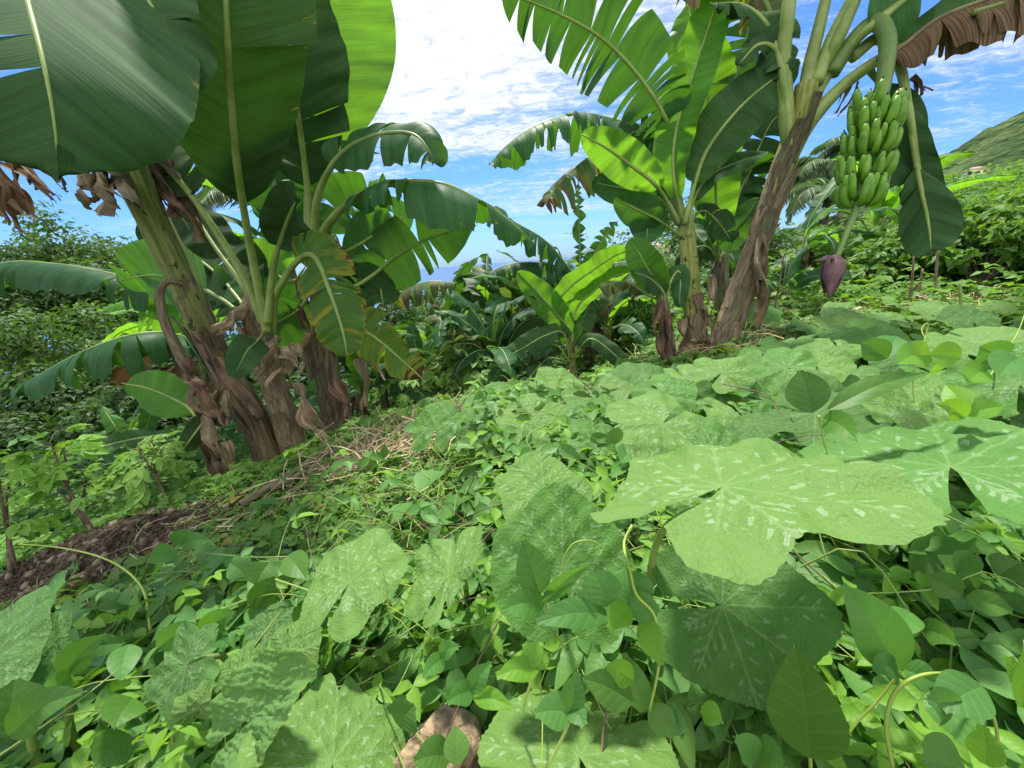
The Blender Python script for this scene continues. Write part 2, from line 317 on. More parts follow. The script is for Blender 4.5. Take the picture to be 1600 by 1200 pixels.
def blade(C,Wd,prof=prof_ban,fc=1,roll=0,fold=12,droop=.6,sweep=.12,tears=0,seed=0,nw=7,wave=.02,gap=.10,wr=1.0,asym=1.0,tipdamage=0,ref=None,curl=0):
    rg=np.random.RandomState(seed);n=len(C);s=np.linspace(0,1,n)
    L=np.sum(np.linalg.norm(np.diff(C,axis=0),axis=1))
    T,N,S=frame(C,fc,roll,ref);out=[]
    w0=Wd*prof(s);w0=np.maximum(w0,.004)
    for side in (1,-1):
        nt=tears if np.ndim(tears)==0 else tears[0 if side>0 else 1]
        cuts=sorted(set([0,n-1]+[int(x) for x in (rg.uniform(.06,.97,int(nt))*(n-1))])) if nt else [0,n-1]
        c2=[cuts[0]]
        for c in cuts[1:]:
            if c-c2[-1]>=2 or c==n-1:c2.append(c)
        if len(c2)>2 and c2[-1]-c2[-2]<2:c2.pop(-2)
        cuts=c2;ws=asym if side<0 else wr
        for a,b in zip(cuts[:-1],cuts[1:]):
            idx=np.arange(a,b+1);m=len(idx);q=np.linspace(-1,1,m)
            tn=len(cuts)>2;seg=min(1.,(b-a)/n*4)
            dr=droop*(1+(rg.uniform(-.45,.6) if tn else 0));fo=np.radians(fold+(rg.uniform(-14,14) if tn else 0))
            sw=sweep+(rg.uniform(-.12,.12) if tn else 0);wl=(1+(rg.uniform(-.16,.05) if tn else 0))*ws
            tw=(rg.uniform(-.5,.5) if tn else 0)
            t,nn,ss=T[idx],N[idx],S[idx]*side
            d=nrm(ss*np.cos(fo)+nn*np.sin(fo)+t*sw)
            P=C[idx].copy();P+=nn*.004
            rows=[P.copy()];h=w0[idx]*wl/nw
            for k in range(1,nw+1):
                f=k/nw
                dd=nrm(d+np.array([0,0,-1.])*droop_clip(dr)*f*1.2/nw*2+nn*(tw*q[:,None]*f*.25-curl*f/nw*2))
                d=dd
                P=P+d*h[:,None]
                Q=P.copy()
                if tn:  # strips narrow towards the margin and their edges fall away
                    Q+=-t*(q*gap*f**1.5*np.minimum((b-a)/n*L*.5,.12))[:,None]
                Q+=nn*(wave*f**1.6*np.sin(s[idx]*L*14/np.maximum(.2,1)+seed+side+rg.rand()*.0)+wave*.5*f*np.sin(s[idx]*L*37+seed*3))[:,None]
                rows.append(Q)
            G=np.stack(rows,1);V=G.reshape(-1,3)
            Fq=grid_faces(m,nw+1)
            if side<0:Fq=Fq[:,::-1]
            vv=np.linspace(0,1,nw+1)[None]*w0[idx][:,None]*ws
            u=np.repeat(s[idx]*L,nw+1)+(.0 if side>0 else 3.7)+ (vv.ravel()*-.18)
            uv=np.stack([u,vv.ravel()*1.0],1)
            e=np.tile(np.linspace(0,1,nw+1),m)
            if tipdamage:e=np.maximum(e,np.repeat(np.clip((s[idx]-1+tipdamage)/tipdamage,0,1)**.3*1.12,nw+1))
            out.append((V,[Fq],uv,{'edge':e}))
    return join(out)
def droop_clip(x): return max(x,0.0)
def banana_leaf(parent,px,Wd,b=.3,fc=1,roll=0,fold=12,droop=.5,sweep=.12,tears=0,mat='ban_mature',seed=1,pr=.020,n=0,label=None,world=False,petmat='petiole',gap=.35,wave=.02,nw=8,asym=1.0,wr=1.0,tipdamage=0,name='leaf',curl=0):
    P=np.array(px,float) if world else np.array([W(*p) for p in px])
    C0,L=spline(P,60)
    n=n or int(max(30,min(90,L*42)))
    C,_=spline(P,n)
    k=int(b*n)
    V,fs,uv,at=blade(spline(C[k:],n)[0],Wd,prof_ban,fc,roll,fold,droop,sweep,tears,seed,nw,wave,gap,wr,asym,tipdamage,curl=curl)
    o=mk(name,V,fs,M[mat],parent,uv,at)
    if label:o['label']=label
    s=np.linspace(0,1,n);R=np.where(s<b,pr*(1.15-.5*s/max(b,.01)),pr*.62*(1-(s-b)/(1-b))**.7+.003)
    if b<0.02:R=pr*.62*(1-s)**.7+.003
    V,fs,uv=tube(C,R,7)
    mm=M['midrib_brown'] if mat in('ban_dead',) else M[petmat]
    mr=mk('midrib',V,fs,mm,o,uv)
    return o
def trunk(parent,px,r0,r1,mat='stem_brown',seed=0,name='trunk',world=False,n=40):
    P=np.array(px,float) if world else np.array([W(*p) for p in px])
    C,L=spline(P,n);s=np.linspace(0,1,n)
    R=r0+(r1-r0)*s**.8;R=R*(1+.25*np.exp(-s*14))
    rg=np.random.RandomState(seed)
    for k in range(6):  # sheath ends: little ledges
        a=rg.uniform(.05,.95);R=R*(1+.06*np.exp(-np.clip((s-a)*n/1.2,0,99))*(s>a)+.0)
    V,fs,uv=tube(C,R,28,.10,seed)
    o=mk(name,V,fs,M[mat],parent,uv)
    return C,R
def sheath_strip(parent,C,R,s0,s1,ang,width,peel=.12,mat='dead_sheath',seed=0,name='dead_sheath',flare=0):
    """a strip of dry leaf sheath lying on the trunk between s0 and s1; the s1 end peels off"""
    rg=np.random.RandomState(seed);n=14;m=7
    T=tangents(C);a=nrm(np.array([.3,.5,.8]));i=np.linspace(s0,s1,n)*(len(C)-1)
    cc=np.stack([np.interp(i,np.arange(len(C)),C[:,k]) for k in range(3)],1);tt=nrm(np.stack([np.interp(i,np.arange(len(C)),T[:,k]) for k in range(3)],1))
    rr=np.interp(i,np.arange(len(C)),R)
    V=[];
    for k in range(n):
        N=nrm(np.array([0,-1.,0.3])-tt[k]*(np.array([0,-1.,.3])@tt[k]));B=np.cross(tt[k],N);f=k/(n-1)
        w=width*(1-.55*f**2)*(1+.15*np.sin(f*9+seed))/max(rr[k],.03)/2
        for j in range(m):
            q=(j/(m-1)-.5)*2;th=math.radians(ang)+q*w+.12*math.sin(f*5+seed)
            r=rr[k]*1.02+.004+peel*.7*f**2.6+.005*math.sin(q*5+f*11+seed)*(.3+f)+abs(q)**2*flare*f
            V.append(cc[k]+r*(math.cos(th)*N+math.sin(th)*B)+np.array([0,0,-1])*peel*.5*f**3)
    V=np.array(V);uv=np.stack([np.repeat(np.linspace(0,1,n),m),np.tile(np.linspace(0,1,m),n)],1)
    return mk(name,V,[grid_faces(n,m)],M[mat],parent,uv)
def dead_rag(parent,p0,p1,w,seed=0,mat='rag_tan',name='dead_leaf',tw=1.5,crump=.05,world=False,n=26):
    """crumpled hanging dry leaf remnant from p0 to p1"""
    rg=np.random.RandomState(seed);a=np.array(p0,float) if world else W(*p0);b=np.array(p1,float) if world else W(*p1)
    mat={'dead_sheath':'rag_tan','stem_brown':'rag_brown','stem_pale':'rag_tan'}.get(mat,mat);w=w*.8
    m=9;f=np.linspace(0,1,n);C=a+(b-a)*f[:,None];L=np.linalg.norm(b-a)
    C[:,0]+=.12*L*np.sin(f*4+seed)*f;C[:,1]+=.08*L*np.sin(f*5+seed*2)*f
    T=tangents(C);V=[]
    for k in range(n):
        th=seed+tw*f[k]*2;N=nrm(np.cross(T[k],[math.cos(th),math.sin(th),.1]));B=np.cross(T[k],N)
        ww=w*(math.sin(math.pi*min(.97,.15+f[k]*.8))**.6)*(1+.25*math.sin(f[k]*9+seed))*(1-.35*f[k])+.006
        for j in range(m):
            q=(j/(m-1)-.5)*2
            V.append(C[k]+B*q*ww+N*(crump*math.sin(q*3+f[k]*4+seed)+crump*.35*math.sin(q*8+seed*2+f[k]*2)+.5*ww*q*q*math.sin(seed+f[k]*4)))
    V=np.array(V)+rg.normal(0,crump*.05,(n*m,3))
    uv=np.stack([np.tile(np.linspace(0,w,m),n)+seed,np.repeat(f*L,m)],1)
    Fg=grid_faces(n,m).reshape(n-1,m-1,4);keep=np.ones((n-1,m-1),bool)
    for j in range(m-1):
        if rg.rand()<.45:keep[int(rg.uniform(.35,.9)*(n-1)):,j]=False
        keep[int(rg.uniform(.8,1.)*(n-1)):,j]=False
    if not keep.any():keep[:]=True
    return mk(name,V,[Fg[keep]],M[mat],parent,uv,{'edge':np.tile(abs(np.linspace(-1,1,m)),n)})
# ------------------------------------------------------------------ squash leaf
VEINS=[(0,1.0),(38,.97),(-38,.97),(78,.9),(-78,.9),(118,.72),(-118,.72),(150,.5),(-150,.5)]
def build_vein_segments():
    segs=[]
    for a,l in VEINS:
        t=math.radians(a);d=np.array([math.sin(t),math.cos(t)]);segs.append((np.zeros(2),d*l))
        for k,f in enumerate((.26,.46,.66,.82)):
            for sd in (1,-1):
                t2=t+sd*math.radians(42);e=(l*(.46-.36*f));p=d*l*f
                q=p+np.array([math.sin(t2),math.cos(t2)])*e;segs.append((p,q))
    return segs
VSEG=build_vein_segments()
JN=[p for p in [a for a,b in VSEG] if np.linalg.norm(p)>.01]+[a+(b-a)*.55 for a,b in VSEG if np.linalg.norm(a)>.01]
JN=np.array(JN)
def jn_dist(xy):
    return np.sqrt(((xy[:,None]-JN[None])**2).sum(-1)).min(1)
VPRI=[v for v in VSEG if np.linalg.norm(v[0])<.01]
def vein_dist(xy,segs=None):
    D=np.full(len(xy),9.);K=np.full(len(xy),0)
    for a,b in (segs or VSEG):
        ab=b-a;t=np.clip(((xy-a)@ab)/(ab@ab),0,1);d=np.linalg.norm(xy-(a+t[:,None]*ab),axis=1);D=np.minimum(D,d)
    return D
_VD={}
def squash_leaf(name,parent,C,n,tip,size,mat='squash',nr=34,na=150,seed=0,cup=.12,rough_=.018,wavy=.06,lobes=.10,fold=0,ragged=0,crinkle=0,label=None,asp=1.0):
    rg=np.random.RandomState(seed)
    Z=nrm(np.array(n,float));Y=tip-Z*(tip@Z);Y=nrm(Y);X=np.cross(Y,Z)
    key=(nr,na)
    th=np.linspace(-math.pi*.965,math.pi*.965,na)
    lob=1-lobes*(.5-.5*np.cos(th*5*.96))           # five soft lobes
    back=np.clip((abs(th)-2.2)/(math.pi-2.2),0,1)
    r=lob*(1-.10*abs(np.sin(th/2))-.20*back**2)
    r*=1+.035*np.sin(th*3+seed)+.03*np.sin(th*7+seed*2)+.012*np.abs(np.sin(th*31+seed))-.006*rg.rand(na)+(.014*(np.abs(((th*22+seed)%2)-1)-.5) if na>=240 else 0)
    if ragged:
        for k in range(ragged):
            a0=rg.uniform(-2.6,2.6);r*=1-rg.uniform(.12,.4)*np.exp(-((th-a0)/rg.uniform(.03,.09))**2)
    q=np.linspace(0,1,nr)**.8
    # inner ring stays at the petiole, side edges of the sinus swing out
    R=q[:,None]*r[None];TH=th[None]*(1-.03*(1-q[:,None]))
    xy=np.stack([R*np.sin(TH),R*np.cos(TH)],-1).reshape(-1,2)
    if key not in _VD or True:
        vd=vein_dist(xy)
    rho=np.linalg.norm(xy,axis=1);z=-cup*rho**2*.6
    z+=(-.010*np.exp(-(vd/.03)**2)+.010*np.sin(xy[:,0]*21+seed)*np.sin(xy[:,1]*19+seed*2)*(rho>.15)+.012*np.sin(xy[:,0]*9+seed*3)*np.sin(xy[:,1]*11))*(1+crinkle*2)*(rough_/.018)
    z+=wavy*rho**2*(np.sin(np.arctan2(xy[:,0],xy[:,1])*5+seed*1.3)*.5+np.sin(np.arctan2(xy[:,0],xy[:,1])*3+seed)*.5+.35*np.sin(np.arctan2(xy[:,0],xy[:,1])*11+seed))
    z+=fold*np.abs(xy[:,0])+.06*np.clip(-xy[:,1],0,1)
    if crinkle:z+=crinkle*.02*np.sin(xy[:,0]*47+3*np.sin(xy[:,1]*9))*np.sin(xy[:,1]*43)
    V=C+size*(xy[:,:1]*asp*X+xy[:,1:]*Y+z[:,None]*Z)
    Fq=grid_faces(nr,na)[:,::-1]
    uv=xy+0.0
    o=mk(name,V,[Fq],M[mat],parent,uv,{'vd':vd,'vp':vein_dist(xy,VPRI),'jn':jn_dist(xy),'edge':np.repeat(q,na)})
    if label:o['label']=label
    return o
# ------------------------------------------------------------------ scattered small leaves
def card_template(kind,lod):
    """unit leaf along +Y length 1, width 1 -> verts, faces, uv"""
    if lod==0:   # 6 verts folded
        y=np.array([0,.35,.35,.35,1.]);x=np.array([0,-.5,0,.5,0]);z=np.array([0,.10,-.02,.10,-.12])
        V=np.stack([x,y,z],1);Fc=[np.array([[0,2,1],[0,3,2],[1,2,4],[2,3,4]])]
        uv=np.stack([y,x*2],1);return V,Fc,uv
    n=6 if lod==1 else 10;cx=3 if lod==1 else 5
    s=np.linspace(0,1,n);pw=dict(ovate=prof_ovate,lance=prof_lance)[kind](s)*.5;pw[0]=.02;pw[-1]=.004
    q=np.linspace(-1,1,cx)
    X=pw[:,None]*q[None];Y=np.repeat(s[:,None],cx,1);Zz=.12*abs(X)*2-.18*(Y**2)+.02*np.sin(Y*14)*abs(q[None])
    V=np.stack([X,Y,Zz],-1).reshape(-1,3);uv=np.stack([Y.ravel(),np.tile(q,n)],1)
    return V,[grid_faces(n,cx)[:,::-1]],uv
def scatter(pos,dirs,nors,length,width,kind='ovate',lod=0,seed=0):
    V0,F0,uv0=card_template(kind,lod);n=len(pos);k=len(V0)
    Y=nrm(dirs);Z=nrm(nors-Y*np.sum(nors*Y,1,keepdims=True));X=np.cross(Y,Z)
    length=np.broadcast_to(length,(n,));width=np.broadcast_to(width,(n,))
    V=pos[:,None]+V0[None,:,:1]*X[:,None]*width[:,None,None]+V0[None,:,1:2]*Y[:,None]*length[:,None,None]+V0[None,:,2:]*Z[:,None]*length[:,None,None]
    fs=[(f[None]+np.arange(n)[:,None,None]*k).reshape(-1,f.shape[1]) for f in F0]
    rg=np.random.RandomState(seed)
    return V.reshape(-1,3),fs,np.tile(uv0,(n,1)),{'rnd':np.repeat(rg.rand(n),k)}
def rand_dirs(n,rg,up=0.0):
    d=rg.normal(size=(n,3));d[:,2]+=up;return nrm(d)
def tree(name,label,base,h,rx,rz,n,mat='tree_mid',leaf=.18,seed=0,group=None,clumps=26,trunk_h=.45,parent=None,cat='tree',lean=(0,0),wr=.55,dens=.5):
    rg=np.random.RandomState(seed);base=np.array(base,float)
    t=thing(name,label,cat,base,group)
    top=base+np.array([lean[0],lean[1],h*trunk_h]);cc=base+np.array([lean[0],lean[1],h-rz])
    tb=[]
    C,_=spline([base-np.array([0,0,.3]),base+(top-base)*.5+rg.normal(0,.03*h,3)*[1,1,0],top],14)
    r=h*.028+.02;tb.append(tube(C,np.linspace(r,r*.6,14),8,.1,seed))
    cl=[];
    for k in range(clumps):
        d=nrm(rg.normal(size=3));d[2]=abs(d[2])*1.1-.35 if rg.rand()<.85 else d[2]
        p=cc+nrm(d)*np.array([rx,rx,rz])*rg.uniform(.45,1.0);cl.append((p,rg.uniform(.22,.42)*rx))
        if k%2==0:
            C,_=spline([top-np.array([0,0,rg.uniform(0,.2)*h]),(top+p)/2+rg.normal(0,.06*rx,3),p],9);tb.append(tube(C,np.linspace(r*.45,r*.08,9),5,0,0,False))
    V,fs,uv,_a=join(tb);mk('trunk',V,fs,M['bark'],t,uv)
    w=np.array([c[1]**2 for c in cl]);w/=w.sum();ci=rg.choice(len(cl),n,p=w)
    P0=np.array([c[0] for c in cl])[ci];rr=np.array([c[1] for c in cl])[ci]
    d=rand_dirs(n,rg,.25);f=rg.rand(n)**.45
    P=P0+d*(rr*f)[:,None]*np.array([1,1,.75])
    nor=nrm(d+rg.normal(0,.45,(n,3))+[0,0,.5]);dr=nrm(np.cross(nor,rg.normal(size=(n,3)))+[0,0,-.25]+d*.4)
    V,fs,uv,at=scatter(P,dr,nor,leaf*rg.uniform(.7,1.3,n),leaf*wr*rg.uniform(.7,1.2,n),'ovate',0,seed)
    mk('crown',V,fs,M[mat],t,uv,at,smooth=False)
    return t
# ------------------------------------------------------------------ terrain
def vnoise(x,y,s,seed=0):
    r=np.random.RandomState(seed+1);o=0
    for k in range(7):
        a=r.rand()*6.28;f=s*(1+r.rand()*1.3);o=o+np.sin((x*math.cos(a)+y*math.sin(a))*f+r.rand()*9)
    return o/7
def sst(a,b,x): t=np.clip((x-a)/(b-a),0,1);return t*t*(3-2*t)
def ground(x,y):
    x=np.asarray(x,float);y=np.asarray(y,float)
    z=-.83+.02*np.clip(x,0,9)+.235*np.clip(x,-3.5,0)+.12*np.clip(x+3.5,-60,0)
    # past the lip of the terrace the slope falls away to the sea
    lip=2.9+.32*np.clip(x,-3,0)+.62*np.clip(x,0,6)
    fall=np.clip(y-lip,0,None)
    z=z-(.28*fall+.06*np.clip(fall-3,0,None))*(1-.75*sst(3,8,x))
    z=z-.42*sst(1.9,3.8,y)*np.exp(-((x-.45-.12*(y-3))/1.05)**2)*(1-sst(5,8,y))
    z=z+vnoise(x,y,2.3,3)*.05+vnoise(x,y,.5,5)*.07*sst(2,8,np.hypot(x,y))
    # spoil heap on the left
    z=z+.10*np.exp(-(((x+2.45)/.6)**2+((y-1.85)/.28)**2))
    # far: down to the water and the ridge on the right
    R=np.hypot(x,y);z=np.where(R>30,z,z)
    return z
def far_ground(x,y):
    g=ground(np.clip(x,-40,40),np.clip(y,-10,55))
    R=np.hypot(x,y)
    a=np.degrees(np.arctan2(x,y))
    g=g+(-62-g)*sst(55,260,R)*(1-sst(22,34,a))
    ridge=sst(28,60,a)*(190*sst(90,420,R)*(1-sst(420,760,R)*.6))
    prof=ridge*(1+.10*np.sin(x/31+1)+.08*np.sin(y/23+x/41))
    return np.where(a>20,g*(1-sst(80,200,R))+prof*1.0+(0-0),g)-np.where(a>20,sst(90,200,R)*4,0)

# ------------------------------------------------------------------ world, sun
SUN_AZ,SUN_EL=rad(-8),rad(63)
w=bpy.data.worlds.new('World');sc.world=w;w.use_nodes=True;nt=w.node_tree;nt.nodes.clear();N=NT(nt)
sky=N.n('ShaderNodeTexSky',sky_type='NISHITA',sun_disc=False,sun_elevation=SUN_EL,sun_rotation=SUN_AZ,altitude=50,air_density=1.0,dust_density=.6,ozone_density=2.5).outputs[0]
dirv=N.n('ShaderNodeTexCoord').outputs['Generated']
sp=N.n('ShaderNodeSeparateXYZ',{0:dirv});zz=N.m('ADD',N.m('MAXIMUM',sp.outputs[2],0.0),.09)
pv=N.n('ShaderNodeCombineXYZ',{0:N.m('DIVIDE',sp.outputs[0],zz),1:N.m('DIVIDE',sp.outputs[1],zz),2:0.}).outputs[0]
wisp=N.noise(N.scale(pv,(.55,1.5,1)),1.1,7,.62,.6);fine=N.noise(N.scale(pv,(1.4,2.2,1)),6,7,.72,.8)
sd=np.array([math.sin(rad(-12))*math.cos(rad(36)),math.cos(rad(-12))*math.cos(rad(36)),math.sin(rad(36))])
dt=N.n('ShaderNodeVectorMath',{0:dirv,1:tuple(sd)},operation='DOT_PRODUCT').outputs['Value']
core=N.ramp(dt,.86,1.0)
d2=np.array([math.sin(rad(14))*math.cos(rad(27)),math.cos(rad(14))*math.cos(rad(27)),math.sin(rad(27))])
dt2=N.n('ShaderNodeVectorMath',{0:dirv,1:tuple(d2)},operation='DOT_PRODUCT').outputs['Value']
dens=N.m('ADD',N.m('MULTIPLY',wisp,.75),N.m('ADD',N.m('MULTIPLY',fine,.42),N.m('ADD',N.m('MULTIPLY',core,.20),N.m('MULTIPLY',N.ramp(dt2,.86,.99),.10))))
back=N.m('MULTIPLY',N.ramp(N.m('MULTIPLY',sp.outputs[1],-1.),-.25,.35),.34);top=N.m('MULTIPLY',N.ramp(sp.outputs[2],.5,.75),.10)  # unseen cloud added behind the camera and overhead as neutral fill light
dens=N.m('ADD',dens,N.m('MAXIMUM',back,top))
low=N.ramp(sp.outputs[2],.0,.20)
cf=N.m('MULTIPLY',N.ramp(dens,.57,.84),N.m('ADD',N.m('MULTIPLY',low,.85),.15))
horiz=N.m('SUBTRACT',1.,N.ramp(sp.outputs[2],-.02,.10))
blue=N.mix(1.0,sky,(.27,.45,.76),'MULTIPLY')
blue=N.mix(N.m('MULTIPLY',horiz,.25),blue,(1.9,2.6,3.5))
ccol=N.mix(N.m('MULTIPLY',core,N.m('MULTIPLY',N.ramp(wisp,.3,.6),N.ramp(fine,.2,.6))),N.mix(N.ramp(fine,.3,.65),(2.5,2.85,3.6),(3.9,4.1,4.5)),(4.7,4.75,4.9))
ccol=N.mix(N.ramp(N.m('MULTIPLY',sp.outputs[1],-1.),-.1,.4),ccol,(6.2,6.2,6.2))  # the added rear cloud is brightened to lift camera-facing surfaces
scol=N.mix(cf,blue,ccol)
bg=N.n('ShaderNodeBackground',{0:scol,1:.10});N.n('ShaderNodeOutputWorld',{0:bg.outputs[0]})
sl=bpy.data.lights.new('sun','SUN');sl.energy=2.7;sl.angle=rad(5);sl.color=(1,.955,.87)
so=bpy.data.objects.new('sun',sl);COL.objects.link(so)
from mathutils import Vector
sdir=Vector((math.sin(SUN_AZ)*math.cos(SUN_EL),math.cos(SUN_AZ)*math.cos(SUN_EL),math.sin(SUN_EL)))
so.rotation_euler=sdir.to_track_quat('Z','Y').to_euler()
sc.view_settings.view_transform='Standard';sc.view_settings.look='None';sc.view_settings.gamma=1;sc.view_settings.exposure=1.42
sc.render.engine='CYCLES';sc.cycles.max_bounces=7;sc.cycles.diffuse_bounces=4;sc.cycles.glossy_bounces=2;sc.cycles.transmission_bounces=5;sc.cycles.use_denoising=True
sc.cycles.use_adaptive_sampling=True;sc.cycles.adaptive_threshold=.02;sc.cycles.sample_clamp_indirect=6
# ------------------------------------------------------------------ ground, sea, hills
def ground_mat():
    m,nt=newmat('soil and litter');N=NT(nt);p=N.n('ShaderNodeNewGeometry').outputs['Position']
    a=N.noise(p,9,6,.65);b=N.noise(p,1.3,3,.5);c3=N.noise(p,60,3,.7)
    c=N.mix(N.ramp(a,.35,.65),(.045,.028,.018),(.13,.085,.055));c=N.mix(N.m('MULTIPLY',N.ramp(c3,.6,.72),.6),c,(.26,.19,.12))
    R=N.n('ShaderNodeVectorMath',{0:p},operation='LENGTH').outputs['Value']
    far=N.ramp(R,3.5,9);g=N.mix(N.noise(p,3,4),(.03,.06,.015),(.07,.13,.03));c=N.mix(far,c,g)
    bb=N.n('ShaderNodeBump',{'Height':N.m('ADD',a,N.m('MULTIPLY',c3,.5)),'Strength':.9,'Distance':.03})
    pr=N.n('ShaderNodeBsdfPrincipled',{'Base Color':c,'Roughness':.92,'Normal':bb.outputs[0],'Specular IOR Level':.2})
    N.n('ShaderNodeOutputMaterial',{0:pr.outputs[0]});return m
def polar(r0,r1,nr,a0,a1,na,fn,name,mat,kind='structure'):
    r=np.geomspace(r0,r1,nr);a=np.radians(np.linspace(a0,a1,na));Rr,A=np.meshgrid(r,a,indexing='ij')
    x=Rr*np.sin(A);y=Rr*np.cos(A);V=np.stack([x,y,fn(x,y)],-1).reshape(-1,3)
    o=mk(name,V,[grid_faces(nr,na)[:,::-1]],mat);tag(o,kind=kind);return o
def gfun(x,y):
    R=np.hypot(x,y);s=np.minimum(1,30/np.maximum(R,1e-3));g=ground(x*s,y*s)
    a=np.degrees(np.arctan2(x,y));drop=(-64-g)*sst(30,170,R)*(1-sst(30,42,a))
    return g+drop+vnoise(x,y,12,9)*.012*np.exp(-R/4)+sst(30,200,R)*sst(30,42,a)*(2.-g)
polar(.05,320,230,-180,180,361,gfun,'ground',ground_mat())
m,nt=newmat('sea water');N=NT(nt);p=N.n('ShaderNodeNewGeometry').outputs['Position']
bb=N.n('ShaderNodeBump',{'Height':N.noise(p,.08,5,.6),'Strength':.25,'Distance':1.})
pr=N.n('ShaderNodeBsdfPrincipled',{'Base Color':(.075,.15,.29,1),'Roughness':.75,'Normal':bb.outputs[0],'Specular IOR Level':.08});N.n('ShaderNodeOutputMaterial',{0:pr.outputs[0]})
s_=40000;o=mk('sea',[[-s_,60,-60],[s_,60,-60],[s_,s_,-60],[-s_,s_,-60]],[np.array([[0,1,2,3]])],m);tag(o,kind='structure')
EL=lambda a:np.interp(a,[20,30,38,42,45,46.3,48.5,50.8,56,65,80,110],[-3,.0,1.2,3.0,4.6,5.5,6.8,7.8,9.5,11,12,12])
def hfun(x,y):
    R=np.hypot(x,y);a=np.degrees(np.arctan2(x,y));k=sst(110,520,R)-.6*sst(520,900,R)
    e=EL(a);z=np.tan(np.radians(e))*520*k
    z=z+(vnoise(x,y,.035,2)*5+vnoise(x,y,.09,4)*5)*k*sst(0,5,e)*(1-.75*np.exp(-((R-520)/60)**2))+(vnoise(x,y,.45,6)*1.6+np.abs(np.sin(x*.35+y*.1)*np.sin(y*.31-x*.07))*1.8)*k
    return z-2*(1-k)-sst(900,1000,R)*0
m,nt=newmat('forested hill');N=NT(nt);p=N.n('ShaderNodeNewGeometry').outputs['Position']
vo=N.n('ShaderNodeTexVoronoi',{'Vector':p,'Scale':.22});a=N.noise(p,.03,4,.6);b=N.noise(p,.5,3,.6)
c=N.mix(N.ramp(a,.4,.62),(.035,.07,.02),(.10,.15,.045));c=N.mix(N.m('MULTIPLY',N.ramp(b,.4,.65),.5),c,(.05,.08,.025))
bb=N.n('ShaderNodeBump',{'Height':N.m('SUBTRACT',1.,vo.outputs['Distance']),'Strength':1.,'Distance':5.})
pr=N.n('ShaderNodeBsdfPrincipled',{'Base Color':c,'Roughness':.95,'Normal':bb.outputs[0],'Specular IOR Level':.1});N.n('ShaderNodeOutputMaterial',{0:pr.outputs[0]})
polar(110,1000,330,22,110,520,hfun,'hill',m)
def gpt(u,v,dz=0):
    """where the ray through a photo point meets the ground"""
    r=W(u,v,1.);t=.3
    while t<60:
        p=r*t
        if p[2]<float(ground(p[0],p[1]))+dz:break
        t*=1.01
    return r*t,t
def proj(P):
    q=P@RM;t=-q[:,2];return 800+F*q[:,0]/t,600-F*q[:,1]/t,t
# ------------------------------------------------------------------ banana plants
BL=banana_leaf
def plant(label,u,v,t,group='banana plants'):
    p=W(u,v,t);return thing('banana_plant',label,'banana plant',p,group)
# P1 : big leaning brown trunk on the left, its broad leaf hangs into the top left corner
p1=plant('tall banana plant with leaning brown trunk and huge leaf in the top left corner',425,725,3.15)
C,R=trunk(p1,[(432,745,3.2),(395,650,3.1),(340,560,2.95),(290,450,2.75),(245,355,2.55),(205,270,2.35),(180,180,2.2)],.10,.088,'stem_lean',3)
for i,(a,b,g,wd,pl) in enumerate([(.05,.28,-30,.12,.06),(.2,.42,40,.10,.05),(.35,.55,-60,.09,.05)]):
    sheath_strip(p1,C,R,a,b,g,wd,pl,'dead_sheath' if i%2 else 'stem_brown',i)
BL(p1,[(-40,-330,1.7),(10,-150,1.3),(38,-20,1.08),(66,90,1.0),(84,190,1.0),(92,285,1.02)],.74,.0,fc=1,roll=0,fold=0,droop=.05,sweep=.72,tears=(18,1),mat='ban_dark',seed=5,pr=.022,gap=.8,wave=.010,nw=12,wr=.95,asym=.70,tipdamage=0,label='huge blue green leaf, shredded along its left edge')
BL(p1,[(150,180,2.2),(110,60,1.9),(130,-60,1.7),(200,-40,1.5),(262,60,1.45),(280,150,1.45)],.22,.45,fc=.9,roll=25,fold=0,droop=.5,sweep=.4,tears=(3,3),mat='ban_dark',seed=6)
BL(p1,[(170,170,2.2),(150,50,2.2),(180,-60,2.2),(260,-160,2.2)],.33,.3,fc=-1,roll=0,fold=5,droop=.3,mat='ban_dark',seed=8,tears=4)
for i,(a,b,wd) in enumerate([((150,250,2.25),(175,345,2.2),.05),((165,240,2.3),(205,330,2.25),.06),((255,250,2.5),(300,385,2.55),.11),((240,250,2.45),(265,350,2.5),.08),((130,270,2.3),(150,330,2.3),.035)]):
    dead_rag(p1,a,b,wd,i+3,mat='dead_sheath' if i not in(2,3) else 'stem_brown')
for i,(a,e,l) in enumerate([(20,.7,2.0),(-40,.6,2.0)]):  # crown leaves above the frame, added to shade the leaves below
    a=math.radians(a);o_=W(180,180,2.2)+[0,0,.3];d=np.array([math.sin(a),math.cos(a),0]);u_=np.array([0,0,1.])
    BL(p1,[o_,o_+d*.4*l*.6+u_*.5*l*.6,o_+d*.55*l+u_*.55*l,o_+d*.85*l+u_*.5*l],.34,.25,fc=0,fold=5,droop=.6,tears=(4,5),mat='ban_dark',seed=300+i,pr=.03,world=True,nw=6,n=34)
# drooping dead, yellow and brown frond on the far left
for i,(u0,v0,u1,v1,wd) in enumerate([(5,235,70,300,.035),(0,255,110,305,.045),(20,250,40,330,.05),(-10,265,60,350,.06),(10,290,30,370,.045),(40,262,85,322,.04),(-20,300,20,365,.06),(70,262,115,300,.03)]):
    dead_rag(p1,(u0,v0,1.9),(u1,v1,1.95),wd,i,mat='ban_halfdead',tw=.8,crump=.01)
